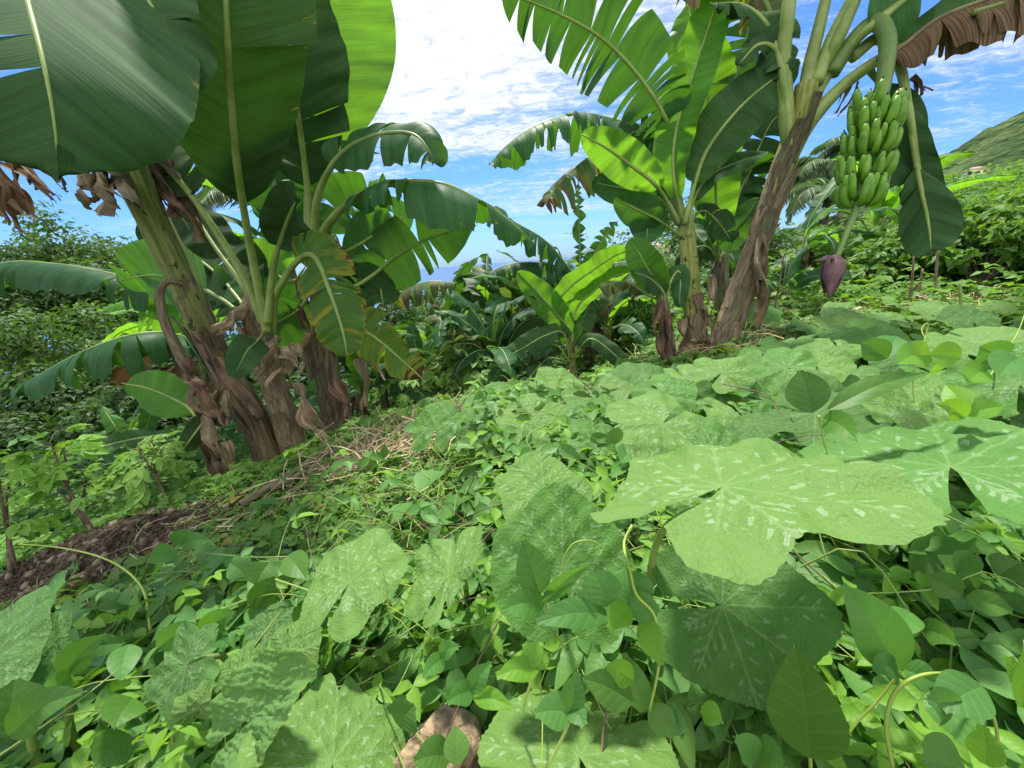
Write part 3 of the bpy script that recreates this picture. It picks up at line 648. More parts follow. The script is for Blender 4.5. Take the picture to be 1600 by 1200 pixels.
# curved dry petiole in front of the trunk with a yellow sheath
C2,_=spline([W(285,445,2.6),W(262,440,2.55),(W(250,460,2.52)),W(258,505,2.5),W(282,555,2.55),W(300,590,2.6)],26)
V,fs,uv=tube(C2,np.linspace(.018,.04,26),9,.05,2);mk('dry_petiole',V,fs,M['stem_pale'],p1,uv)
dead_rag(p1,(288,560,2.55),(330,660,2.6),.10,4,mat='stem_brown')
for i,(a,b,wd) in enumerate([((345,600,2.75),(300,680,2.7),.07),((355,610,2.72),(350,670,2.7),.05),((325,640,2.7),(335,735,2.65),.06),((385,480,2.6),(330,520,2.5),.04),((350,690,2.75),(362,770,2.75),.06),((345,720,2.8),(350,790,2.8),.05)]):
    dead_rag(p1,a,b,wd,i+9,crump=.03)
# P2 : pale stem, rosette of long green petioles
p2=plant('banana plant with pale peeling stem and dark vertical leaf in the upper left',450,705,3.2)
C,R=trunk(p2,[(462,715,3.25),(440,640,3.15),(415,560,3.0),(398,500,2.85),(400,470,2.75)],.10,.075,'stem_pale',7)
for i,(a,b,g,wd,pl) in enumerate([(.4,.75,-10,.14,.05),(.6,.95,-40,.12,.1),(.1,.35,10,.12,.06)]):sheath_strip(p2,C,R,a,b,g,wd,pl,'dead_sheath' if i%2 else 'stem_pale',i+20)
for i,(a,b,wd) in enumerate([((435,525,2.7),(395,590,2.65),.10),((445,540,2.7),(470,580,2.65),.09),((455,560,2.75),(410,600,2.7),.12),((460,600,2.85),(500,680,2.8),.1),((480,640,2.9),(520,700,2.85),.07),((370,480,2.7),(350,530,2.65),.035)]):
    dead_rag(p2,a,b,wd,i+30,crump=.03)
BL(p2,[(418,520,2.75),(408,470,2.65),(390,380,2.45),(372,270,2.1),(362,170,1.9),(355,50,1.7),(352,-120,1.6),(352,-250,1.6)],.37,.36,fc=-1,roll=0,fold=4,droop=.0,sweep=.35,mat='ban_dark',seed=11,pr=.030,tears=(1,1),gap=.1,wave=.012,nw=9,label='broad dark leaf seen from below')
BL(p2,[(412,505,2.75),(385,440,2.65),(340,365,2.55),(295,300,2.5),(250,245,2.5),(215,150,2.5),(190,30,2.4)],.36,.42,fc=-.9,roll=-10,fold=5,droop=.15,mat='ban_dark',seed=12,pr=.03,tears=3)
BL(p2,[(418,505,2.7),(425,430,2.6),(440,370,2.45),(458,325,2.3),(470,310,2.15)],.15,.52,fc=.5,roll=20,fold=15,droop=.5,mat='ban_dark',seed=13,pr=.026)
BL(p2,[(410,500,2.8),(375,440,2.8),(335,385,2.85),(305,335,2.9),(290,310,2.9)],.17,.5,fc=-.7,roll=0,fold=0,droop=.4,mat='ban_dark',seed=14,pr=.022)
BL(p2,[(405,520,2.85),(350,470,3.0),(290,440,3.1),(235,430,3.2),(180,440,3.3)],.30,.2,fc=-.6,roll=10,fold=5,droop=.4,mat='ban_mature',seed=15,pr=.022,tears=4)
BL(p2,[(410,520,2.9),(350,440,3.1),(290,390,3.3),(215,340,3.3)],.40,.2,fc=-.8,roll=0,fold=5,droop=.2,mat='ban_dark',seed=16,pr=.022,tears=3)
BL(p2,[(425,520,2.8),(428,470,2.7),(442,440,2.6),(468,405,2.45),(492,402,2.3),(515,455,2.25),(535,515,2.25),(543,560,2.28)],.20,.42,fc=1,roll=-5,fold=-5,droop=.2,sweep=.2,tears=(5,6),mat='ban_yellow',seed=17,pr=.028,gap=.12,label='hanging leaf with yellow and brown stripes')
BL(p2,[(415,515,2.75),(400,535,2.5),(385,550,2.4),(365,590,2.35)],.10,.35,fc=.6,mat='ban_dark',seed=18,pr=.01,droop=.4)
# P3 : upright behind, bright backlit leaf
p3=plant('banana plant with dark trunk and bright backlit upright leaf against the white cloud',525,690,3.5)
C,R=trunk(p3,[(528,695,3.5),(518,620,3.4),(508,540,3.3),(498,450,3.15),(490,380,3.0)],.11,.065,'stem_brown',9)
for i,(a,b,g,wd,pl) in enumerate([(.1,.45,-10,.14,.08),(.5,.85,0,.10,.05)]):sheath_strip(p3,C,R,a,b,g,wd,pl,'stem_brown',i+40)
for i,(a,b,wd) in enumerate([((520,595,3.1),(545,655,3.05),.09),((560,560,3.3),(580,650,3.3),.07),((480,520,3.1),(455,590,3.1),.05),((465,480,3.2),(500,545,3.2),.05),((575,500,3.5),(590,600,3.4),.06)]):
    dead_rag(p3,a,b,wd,i+50,mat='stem_brown' if i%3==0 else 'dead_sheath',crump=.03)
BL(p3,[(490,400,3.05),(484,330,2.95),(475,250,2.8),(462,150,2.55),(452,40,2.4),(445,-90,2.3)],.42,.26,fc=-1,roll=10,fold=4,droop=0,sweep=.3,mat='ban_dark',seed=21,pr=.034,tears=(1,3),gap=.12)
BL(p3,[(484,390,3.05),(481,320,3.0),(482,240,2.95),(492,130,2.85),(512,10,2.8),(535,-110,2.7)],.54,.28,fc=-1,roll=-12,fold=3,droop=.0,sweep=.35,mat='ban_fresh',seed=22,pr=.034,wave=.008,label='bright yellow green leaf lit from behind')
BL(p3,[(490,390,3.05),(494,320,2.9),(512,270,2.75),(545,232,2.6),(595,210,2.45),(645,210,2.35),(672,238,2.3),(676,258,2.3)],.28,.38,fc=.4,roll=0,fold=10,droop=1.1,mat='ban_mature',seed=23,pr=.032,tears=(3,4),gap=.3,sweep=.25)
BL(p3,[(495,420,3.05),(505,365,2.9),(535,325,2.75),(575,298,2.6),(625,285,2.5),(690,288,2.45),(745,312,2.5),(795,345,2.6),(832,378,2.7)],0.34,.3,fc=.1,roll=0,fold=5,droop=1.6,mat='ban_mature',seed=24,pr=.036,tears=(9,11),gap=.45,label='long arching leaf with torn hanging strips')
BL(p3,[(500,440,3.1),(545,450,3.0),(580,432,2.95),(620,400,2.9),(680,368,2.85),(745,352,2.85)],.24,.25,fc=-.75,roll=-10,fold=0,droop=.5,mat='ban_mature',seed=25,pr=.022,tears=(3,3),gap=.5)
BL(p3,[(485,400,3.1),(455,340,3.1),(420,270,3.0),(385,190,2.95),(360,100,2.9)],.36,.25,fc=-.9,roll=15,fold=5,droop=.2,mat='ban_mature',seed=26,pr=.03,tears=3)
BL(p3,[(500,460,3.2),(545,500,3.0),(590,530,2.9),(625,560,2.85),(660,592,2.8)],.21,.25,fc=-.6,roll=15,fold=-5,droop=.4,mat='ban_yellow',seed=27,pr=.022,tears=(2,3),tipdamage=.32,label='yellowing leaf with burnt brown tip')
BL(p3,[(500,430,3.2),(530,400,3.2),(565,380,3.25),(610,350,3.3),(650,330,3.4)],.22,.25,fc=-.8,fold=5,droop=.5,mat='ban_mature',seed=28,pr=.02,tears=2)
BL(p3,[(495,420,3.2),(520,340,3.3),(560,300,3.35),(610,300,3.4)],.22,.3,fc=-.6,fold=5,droop=.6,mat='ban_mature',seed=29,pr=.02,tears=4)
BL(p3,[(480,430,3.2),(450,440,3.3),(420,420,3.4),(370,400,3.4)],.28,.2,fc=-.9,fold=0,droop=.3,mat='ban_fresh',seed=30,pr=.02)
BL(p3,[(500,450,3.2),(540,470,3.3),(565,440,3.4),(590,470,3.4)],.24,.2,fc=-.9,fold=0,droop=.3,mat='ban_mature',seed=31,pr=.02,tears=2)
BL(p3,[(490,440,3.2),(470,480,3.2),(440,500,3.3),(400,520,3.2)],.26,.2,fc=-.9,fold=0,droop=.3,mat='ban_mature',seed=32,pr=.02)
BL(p3,[(560,440,3.7),(585,400,3.7),(598,340,3.7),(600,275,3.6)],.13,.1,fc=.3,fold=-10,droop=1.6,mat='ban_mature',seed=33,pr=.015,tears=(12,12),gap=.8)
BL(p3,[(495,410,3.2),(530,430,3.1),(560,420,3.05),(590,440,3.0),(600,480,3.0)],.2,.3,fc=-.5,fold=5,droop=.7,mat='ban_dark',seed=34,pr=.02,tears=2)
BL(p3,[(600,480,4.2),(630,455,4.1),(670,440,4.0),(715,442,4.0)],0.32,.05,fc=0,fold=-10,droop=2.,mat='ban_old',seed=35,pr=.015,tears=(16,16),gap=.6,label='drooping dull leaf shredded like a comb')
# arching leaves to the left (plant of their own behind the trunks)
p4=plant('banana plant behind the leaning trunk whose torn leaves arch out to the left edge',330,640,4.6)
C,R=trunk(p4,[(335,660,4.6),(325,590,4.5),(318,520,4.4),(315,470,4.3)],.13,.08,'stem_brown',12)
BL(p4,[(318,520,4.3),(290,465,4.0),(240,448,3.8),(160,425,3.7),(80,412,3.7),(0,412,3.7),(-90,450,3.7)],0.45,.2,fc=.1,roll=0,fold=-5,droop=1.7,mat='ban_mature',seed=41,pr=.024,tears=(10,11),gap=.5)
BL(p4,[(318,580,4.2),(300,535,3.9),(255,520,3.7),(200,525,3.5),(140,545,3.45),(80,575,3.4),(18,612,3.4)],0.42,.12,fc=.1,roll=0,fold=-5,droop=1.8,mat='ban_mature',seed=42,pr=.022,tears=(13,14),gap=.5,label='arching leaf with comb of bright green strips')
BL(p4,[(320,500,4.3),(285,430,4.1),(250,445,4.0),(205,480,3.9)],.30,.25,fc=-.9,fold=0,droop=.2,mat='ban_fresh',seed=43,pr=.02,tears=1)
BL(p4,[(320,520,4.3),(290,510,4.1),(250,500,4.0),(215,490,3.9)],.26,.25,fc=-.8,fold=0,droop=.2,mat='ban_fresh',seed=44,pr=.02,tears=3)
BL(p4,[(318,560,4.2),(270,545,4.0),(220,560,3.9),(180,600,3.9)],.2,.2,fc=-.3,fold=-5,droop=1.,mat='ban_halfdead',seed=45,pr=.02,tears=(5,5))
BL(p4,[(330,560,4.4),(280,570,4.3),(250,600,4.3),(290,640,4.3)],.14,.2,fc=-.3,fold=-5,droop=1.5,mat='ban_dead',seed=46,pr=.02,tears=(12,12))
p5=plant('young banana plant under the leaning trunk with thin pale leaves',350,775,3.05)
C,R=trunk(p5,[(356,785,3.1),(345,740,3.05),(322,690,3.0),(305,650,2.95)],.07,.045,'stem_brown',14,n=24)
BL(p5,[(310,665,2.95),(298,640,2.95),(265,620,2.95),(225,605,2.95),(195,600,2.95)],.17,.15,fc=-.9,roll=0,fold=5,droop=.1,mat='ban_fresh',seed=51,pr=.014)
BL(p5,[(310,670,2.95),(265,678,2.9),(200,688,2.85),(105,712,2.8)],.075,.12,fc=.6,fold=5,droop=.4,mat='ban_dark',seed=52,pr=.012,tears=(2,2))
BL(p5,[(312,665,2.95),(325,650,2.8),(310,670,2.7),(275,718,2.65)],.075,.2,fc=.8,fold=5,droop=.3,mat='ban_dark',seed=53,pr=.012)
BL(p5,[(308,660,2.95),(250,640,3.0),(235,650,3.0),(225,690,3.05)],.06,.3,fc=.8,fold=5,droop=.3,mat='ban_mature',seed=54,pr=.01)
BL(p5,[(312,670,2.95),(330,690,2.9),(290,690,2.85),(250,700,2.8)],.05,.2,fc=.5,fold=5,droop=.5,mat='ban_halfdead',seed=55,pr=.01)
dead_rag(p5,(330,700,2.95),(345,765,2.95),.05,3);dead_rag(p5,(280,690,2.9),(275,740,2.9),.04,5,mat='stem_brown')
# P6 : centre right clump
q1=plant('slender yellow green banana plant with upright lime leaves right of centre',1082,550,3.3)
C,R=trunk(q1,[(1092,555,3.32),(1084,500,3.3),(1078,430,3.25),(1074,370,3.2),(1068,325,3.15)],.085,.058,'stem_slender',17)
for i,(a,b,g,wd,pl) in enumerate([(0.0,.3,-10,.2,.03),(.02,.28,60,.2,.04),(.0,.25,-70,.2,.04),(.2,.45,20,.1,.05)]):sheath_strip(q1,C,R,a,b,g,wd,pl,'stem_pale',i+60)
for i,(a,b,wd) in enumerate([((1098,480,3.2),(1112,535,3.15),.06),((1110,430,3.25),(1118,520,3.2),.05),((1065,500,3.2),(1075,560,3.15),.08),((1080,530,3.1),(1120,560,3.05),.10),((1060,540,3.1),(1110,565,3.0),.09)]):dead_rag(q1,a,b,wd,i+70,mat='stem_pale',crump=.02)
BL(q1,[(1068,345,3.15),(1055,290,3.05),(1052,240,3.0),(1062,180,2.9),(1085,110,2.85),(1108,40,2.8),(1135,-50,2.8)],.17,.10,fc=.9,roll=-15,fold=15,droop=.1,mat='ban_fresh',seed=61,pr=.022,label='upright lime green leaf')
BL(q1,[(1062,350,3.15),(1040,310,3.1),(1020,285,3.0),(985,258,2.95),(945,230,2.9),(908,210,2.85)],.155,.32,fc=-.9,roll=0,fold=0,droop=.1,mat='ban_fresh',seed=62,pr=.020)
BL(q1,[(1066,335,3.2),(1050,270,3.1),(1046,210,3.0),(1035,175,2.9),(995,115,2.8),(940,60,2.7),(870,20,2.65),(780,-15,2.6)],.33,.27,fc=-.85,roll=5,fold=5,droop=.35,mat='ban_mature',seed=63,pr=.022,tears=(22,20),gap=.4,label='large torn leaf reaching up to the top edge')
BL(q1,[(1066,330,3.3),(1050,240,3.4),(1020,205,3.4),(970,190,3.4),(905,178,3.35),(840,195,3.3),(795,225,3.3),(764,258,3.3)],0.42,.2,fc=.1,roll=0,fold=-5,droop=1.7,mat='ban_mature',seed=64,pr=.02,tears=(20,22),gap=.55)
BL(q1,[(1060,330,3.4),(1020,260,3.5),(980,225,3.5),(930,240,3.5),(885,275,3.5),(850,320,3.5)],0.42,.25,fc=.1,roll=0,fold=-5,droop=1.8,mat='ban_old',seed=65,pr=.018,tears=(20,20),gap=.6,tipdamage=.15)
BL(q1,[(1070,350,3.1),(1085,290,3.0),(1105,235,2.9),(1150,175,2.75),(1200,130,2.65),(1250,100,2.6)],.20,.25,fc=.85,roll=-10,fold=-3,droop=.25,mat='ban_dark',seed=66,pr=.022,label='dark glossy leaf crossing behind the fruiting stem')
BL(q1,[(1075,370,3.15),(1085,310,3.1),(1110,275,3.05),(1150,255,3.0),(1198,238,3.0)],.10,.3,fc=.3,roll=20,fold=20,droop=.4,mat='ban_dark',seed=67,pr=.018)
BL(q1,[(1064,350,3.2),(1030,330,3.2),(990,300,3.2),(950,290,3.2),(925,285,3.2)],.14,.3,fc=.8,roll=0,fold=0,droop=.2,mat='ban_mature',seed=68,pr=.016)
BL(q1,[(1064,370,3.2),(1030,345,3.1),(1000,330,3.05),(960,310,3.0)],.14,.3,fc=-.7,fold=5,droop=.5,mat='ban_mature',seed=69,pr=.016)
BL(q1,[(1066,360,3.2),(1030,310,3.25),(1015,330,3.2),(1010,380,3.15)],.17,.3,fc=.9,fold=-5,droop=.3,mat='ban_mature',seed=70,pr=.016)
BL(q1,[(1072,360,3.25),(1095,330,3.3),(1120,345,3.3),(1145,380,3.3)],.12,.3,fc=.5,fold=0,droop=.8,mat='ban_dark',seed=71,pr=.016,tears=2)
BL(q1,[(1062,300,3.3),(1030,220,3.3),(1000,205,3.2),(975,215,3.1)],.17,.3,fc=.7,fold=0,droop=.5,mat='ban_dark',seed=72,pr=.016,tears=3)
BL(q1,[(1075,330,3.3),(1100,250,3.35),(1105,150,3.3),(1085,60,3.2),(1075,0,3.2)],.25,.3,fc=-.9,roll=15,fold=0,droop=.3,mat='ban_fresh',seed=73,pr=.018,tears=(5,6))
BL(q1,[(1070,340,3.4),(1120,200,3.4),(1150,120,3.4),(1170,40,3.3),(1175,-30,3.3)],.28,.25,fc=-.8,roll=0,fold=0,droop=.4,mat='ban_mature',seed=74,pr=.018,tears=(9,8))
q2=plant('thin banana plant standing behind the fruiting one with one broad upright leaf',1130,545,3.9)
C,R=trunk(q2,[(1135,550,3.9),(1130,500,3.9),(1128,440,3.8),(1128,400,3.8)],.10,.06,'stem_brown',19,n=24)
BL(q2,[(1128,430,3.8),(1122,380,3.7),(1119,320,3.6),(1118,230,3.5),(1120,130,3.45),(1125,80,3.4)],.215,.15,fc=-.95,roll=0,fold=5,droop=.05,mat='ban_fresh',seed=81,pr=.018,label='broad upright leaf with pale midrib')
BL(q2,[(1128,420,3.8),(1105,370,3.7),(1080,350,3.6),(1100,380,3.4)],.10,.3,fc=.5,fold=0,droop=.6,mat='ban_mature',seed=82,pr=.014)
BL(q2,[(1130,420,3.8),(1145,370,3.7),(1165,340,3.6),(1185,310,3.6)],.13,.2,fc=.4,roll=20,fold=0,droop=.4,mat='ban_mature',seed=83,pr=.014)
BL(q2,[(1128,430,3.8),(1110,390,3.8),(1085,390,3.8),(1060,430,3.8)],.14,.25,fc=.4,fold=0,droop=1.,mat='ban_dark',seed=84,pr=.014)
BL(q2,[(1130,400,3.9),(1160,300,4.0),(1200,200,4.0),(1230,170,4.0)],.36,.15,fc=-.8,fold=-5,droop=.7,mat='ban_dark',seed=85,pr=.014,tears=(10,10))
BL(q2,[(1130,400,3.9),(1160,290,4.0),(1190,260,4.0),(1230,280,4.0)],.30,.2,fc=-.5,fold=-5,droop=1.3,mat='ban_mature',seed=86,pr=.014,tears=(10,10))
q3=plant('short banana sucker with shaggy brown base left of the slender plant',1045,575,3.2)
C,R=trunk(q3,[(1046,580,3.2),(1042,530,3.15),(1036,480,3.1),(1032,450,3.1)],.065,.04,'stem_brown',21,n=24)
BL(q3,[(1036,490,3.1),(1032,455,3.05),(1015,425,3.0),(1000,398,2.95),(985,372,2.95)],.13,.22,fc=.9,roll=0,fold=8,droop=.1,mat='ban_fresh',seed=91,pr=.014)
BL(q3,[(1036,490,3.1),(1038,460,3.05),(1015,435,3.0),(985,425,2.95)],.09,.3,fc=.4,fold=5,droop=.6,mat='ban_dark',seed=92,pr=.012)
BL(q3,[(1038,480,3.1),(1048,440,3.1),(1062,425,3.1),(1062,480,3.1)],.08,.3,fc=.6,fold=5,droop=.6,mat='ban_mature',seed=93,pr=.012)
BL(q3,[(1034,470,3.15),(1010,460,3.2),(975,440,3.2),(935,450,3.2)],0.16,.3,fc=.2,fold=-5,droop=1.6,mat='ban_old',seed=94,pr=.012,tears=(8,8))
for i,(a,b,wd) in enumerate([((1030,470,3.0),(1025,530,3.0),.05),((1045,490,3.05),(1050,570,3.05),.05),((1035,500,3.05),(1030,575,3.05),.05)]):dead_rag(q3,a,b,wd,i+90,mat='stem_brown',crump=.015)
# P7 : fruiting plant on the right
q4=plant('leaning fruiting banana plant with peeling brown trunk and hanging green bunch',1125,552,3.05)
C,R=trunk(q4,[(1122,560,3.08),(1140,505,3.05),(1168,425,3.0),(1198,335,2.9),(1222,265,2.8),(1240,215,2.72),(1252,180,2.66),(1262,130,2.6)],.10,.066,'stem_fruit',23)
for i,(a,b,g,wd,pl) in enumerate([(.02,.3,-20,.16,.02),(.05,.4,30,.14,.04),(.3,.6,-10,.13,.03),(.45,.75,30,.12,.04),(.6,.9,-30,.11,.05),(.2,.5,-60,.1,.04),(.75,.97,10,.1,.04)]):sheath_strip(q4,C,R,a,b,g,wd,pl,'stem_pale' if i%2 else 'stem_brown',i+80)
dead_rag(q4,(1192,370,2.85),(1178,520,2.9),.05,5,mat='stem_pale')
def pet(px,r0,r1,mat='petiole',par=q4):
    C,_=spline([W(*p) for p in px],26);V,fs,uv=tube(C,np.linspace(r0,r1,26),10,.03,1);mk('leaf_stalk',V,fs,M[mat],par,uv)
    e=C[-1];d=nrm(C[-1]-C[-6]);h=nrm(np.array([d[0],d[1]+.05,0]))
    BL(par,[e-d*.02,e+d*.45+h*.1,e+d*.8+h*.45,e+d*.85+h*.95,e+d*.55+h*1.4],.30,.02,fc=0,fold=10,droop=.7,tears=(5,6),mat='ban_mature',seed=int(r0*1000+px[0][0]),pr=r1,world=True,nw=6,n=36)
pet([(1236,240,2.74),(1228,170,2.66),(1224,90,2.6),(1232,10,2.5),(1236,-80,2.5)],.055,.035)
pet([(1258,190,2.66),(1262,120,2.6),(1278,50,2.55),(1300,-40,2.5)],.05,.03)
pet([(1262,180,2.68),(1285,110,2.6),(1310,60,2.5),(1345,-20,2.4)],.05,.03)
pet([(1275,130,2.58),(1300,60,2.55),(1330,0,2.5),(1350,-60,2.5)],.045,.03)
BL(q4,[(1232,250,2.78),(1262,195,2.68),(1310,140,2.6),(1365,98,2.5),(1420,70,2.45),(1480,30,2.4),(1560,-10,2.4)],.12,.52,fc=-.6,roll=0,fold=10,droop=.4,mat='ban_mature',seed=101,pr=.050,label='leaf on a long thick stalk passing behind the bunch')
BL(q4,[(1250,190,2.7),(1290,120,2.6),(1330,70,2.5),(1375,30,2.4),(1450,-30,2.4)],.2,.55,fc=-.6,roll=0,fold=10,droop=.4,mat='ban_mature',seed=102,pr=.045)
BL(q4,[(1236,230,2.7),(1222,120,2.6),(1205,50,2.6),(1165,10,2.6),(1110,5,2.6)],.18,.4,fc=.2,roll=0,fold=-5,droop=1.,mat='ban_dark',seed=103,pr=.03,tears=(5,5))
BL(q4,[(1236,230,2.7),(1226,130,2.6),(1215,80,2.6),(1185,70,2.6),(1155,100,2.6)],.12,.45,fc=.5,roll=0,fold=-5,droop=.8,mat='ban_dark',seed=104,pr=.03,tears=(4,4))
BL(q4,[(1240,220,2.7),(1215,60,2.7),(1180,-20,2.7),(1120,-40,2.7),(1060,0,2.7)],.25,.4,fc=.2,roll=0,fold=-5,droop=1.3,mat='ban_old',seed=105,pr=.03,tears=(9,9))
BL(q4,[(1330,90,2.55),(1375,60,2.5),(1405,100,2.5),(1420,170,2.5),(1432,250,2.52),(1445,330,2.55),(1450,400,2.6)],.13,.40,fc=1,roll=10,fold=-5,droop=.1,mat='ban_dark',seed=106,pr=.034,tears=(3,2),gap=.2,sweep=.5,label='dark leaf hanging behind the bunch')
BL(q4,[(1405,90,2.52),(1418,170,2.52),(1430,250,2.5),(1440,300,2.48),(1450,345,2.45),(1456,395,2.42)],.19,.55,fc=1,roll=0,fold=-8,droop=.1,mat='ban_dark',seed=107,pr=.02,tears=(1,1),gap=.1,sweep=.8)
BL(q4,[(1360,110,2.6),(1395,170,2.6),(1400,230,2.6),(1385,300,2.6)],.16,.1,fc=.9,roll=0,fold=-8,droop=.1,mat='ban_dark',seed=108,pr=.02,tears=(2,2),sweep=.5)
BL(q4,[(1372,92,2.45),(1410,72,2.4),(1465,30,2.3),(1540,0,2.2),(1640,-30,2.1),(1760,-60,2.1)],.27,.03,fc=.2,roll=0,fold=-35,droop=2.2,mat='ban_dead',seed=109,pr=.02,tears=(5,16),gap=.35,label='dead brown leaf hanging in strips',name='dead_leaf',wave=.02)
BL(q4,[(1520,20,2.2),(1600,-5,2.15),(1700,-40,2.1)],.20,.0,fc=.2,roll=0,fold=-35,droop=2.2,mat='ban_halfdead',seed=110,pr=.02,tears=(5,8),gap=.5,name='dead_leaf')
for i,(a,b,wd) in enumerate([((1330,120,2.6),(1295,190,2.6),.03),((1340,130,2.65),(1310,185,2.65),.025),((1430,125,2.7),(1440,160,2.7),.03),((1425,120,2.7),(1460,145,2.7),.025)]):dead_rag(q4,a,b,wd,i+100,mat='ban_halfdead',crump=.01,tw=.8)
# bunch
CB,_=spline([W(*p) for p in [(1300,115,2.56),(1335,60,2.5),(1368,34,2.42),(1386,60,2.36),(1382,120,2.34),(1366,190,2.34),(1352,260,2.34),(1338,325,2.34),(1322,365,2.34),(1312,392,2.34),(1306,405,2.34)]],70)
RB=np.interp(np.linspace(0,1,70),[0,.25,.45,.8,1],[.045,.046,.038,.020,.014])
V,fs,uv=tube(CB,RB,12,.05,3);bunch=mk('banana_bunch',V,fs,M['petiole_dark'],q4,uv)
Cf,_=spline([(0,0,0),(.25,0,-.10),(.55,0,-.03),(.85,0,.25),(.97,0,.42)],14);Rf=np.interp(np.linspace(0,1,14),[0,.10,.22,.6,.88,1],[.06,.075,.125,.142,.12,.055])
Vf,ff,uf=tube(Cf,Rf,10,.0,0)
_c=np.vstack([np.repeat(Cf,10,0),Cf[:1],Cf[-1:]]);Vf=_c+(Vf-_c)*(1+.055*np.where(np.arange(len(Vf))%2==0,1,-1))[:,None]
Vt,ft,ut=tube(spline([(.97,0,.42),(1.0,0,.49)],3)[0],np.array([.035,.025,.03]),6)
cnt=0;TB=tangents(CB)
def finger(o,axis,updir,L,seedk):
    global cnt
    X=nrm(axis);Zv=nrm(updir-X*(updir@X));Yv=np.cross(Zv,X)
    A=np.stack([X,Yv,Zv])*L
    V_,fs_,uv_,_=join([(o+Vf@A,ff,uf),(o+Vt@A,ft,ut)]);ob=mk('banana',V_,fs_,M['fruit'],bunch,uv_);cnt+=1
    ob.data.materials.append(M['fruit_tip']);mi=np.zeros(len(ob.data.polygons),np.int32);nf3=len(ff[1]);n3=len(fs_[0]);mi[nf3:n3]=1;mi[n3+len(ff[0]):]=1
    ob.data.polygons.foreach_set('material_index',mi)
mk_tip=[]
rg=np.random.RandomState(4)
hands=[(163,-58,100,5,.155),(184,30,180,8,.16),(222,-12,220,8,.15),(260,8,230,8,.15),(298,-4,230,8,.145)]
camd=nrm(-CB[35])
for (vy,off,span,nf,L) in hands:
    px,py,_=proj(CB);k=int(np.argmin(np.abs(py-vy)+(np.arange(70)<24)*999));c=CB[k];ax=np.array([0,0,-1.]);Bn=nrm(camd-ax*(camd@ax));Sd=np.cross(ax,Bn)
    for row in (0,1):
        nn=nf-row
        for j in range(nn):
            a=math.radians((j/(max(nn-1,1))-.5)*span*(.85 if row else 1)+off+rg.uniform(-5,5))
            o_=nrm(Bn*math.cos(a)-Sd*math.sin(a))
            st=c+o_*(RB[k]*.6+.028*row)+ax*(.01+.045*row)
            d=nrm(o_*(.62-.1*row)+np.array([0,0,.34+.1*row])+rg.normal(0,.085,3))
            finger(st+ax*.03,d,nrm(np.array([0,0,1.])-o_*.35),L*rg.uniform(.84,1.12),cnt)

# flower
fb=W(1306,400,2.34);ft_=W(1296,466,2.33);ax=ft_-fb;s=np.linspace(0,1,20)
rr=np.interp(s,[0,.08,.25,.5,.8,1],[.015,.038,.056,.05,.026,.004])
V,fs,uv=tube(fb+ax*s[:,None],rr,16,.0);fl=mk('banana_flower',V,fs,M['flower'],q4,uv)
for k,(a0,dz) in enumerate([(0.3,0),(2.3,.004),(4.2,.008)]):   # closed overlapping bracts
    n_=14;m_=9;V=[]
    T=nrm(ax);Nn=nrm(np.cross(T,[.2,1,.1]));Bq=np.cross(T,Nn)
    for i in range(n_):
        f=i/(n_-1);r_=np.interp(f*.96,s,rr)+.004+dz
        for j in range(m_):
            th=a0+(j/(m_-1)-.5)*2.1*math.sin(math.pi*min(.98,.25+f*.72));V.append(fb+ax*f*.96+r_*(math.cos(th)*Nn+math.sin(th)*Bq))
    mk('bract',np.array(V),[grid_faces(n_,m_)],M['flower'],fl,np.stack([np.repeat(np.linspace(0,1,n_),m_),np.tile(np.linspace(0,1,m_),n_)],1))
V,fs,uv,at=blade(spline([W(1306,403,2.32),W(1295,400,2.28),W(1285,404,2.25),W(1274,408,2.24)],12)[0],.024,prof_ovate,.3,0,-20,.5,0,0,3,4,.0);mk('bract',V,fs,M['flower'],fl,uv)
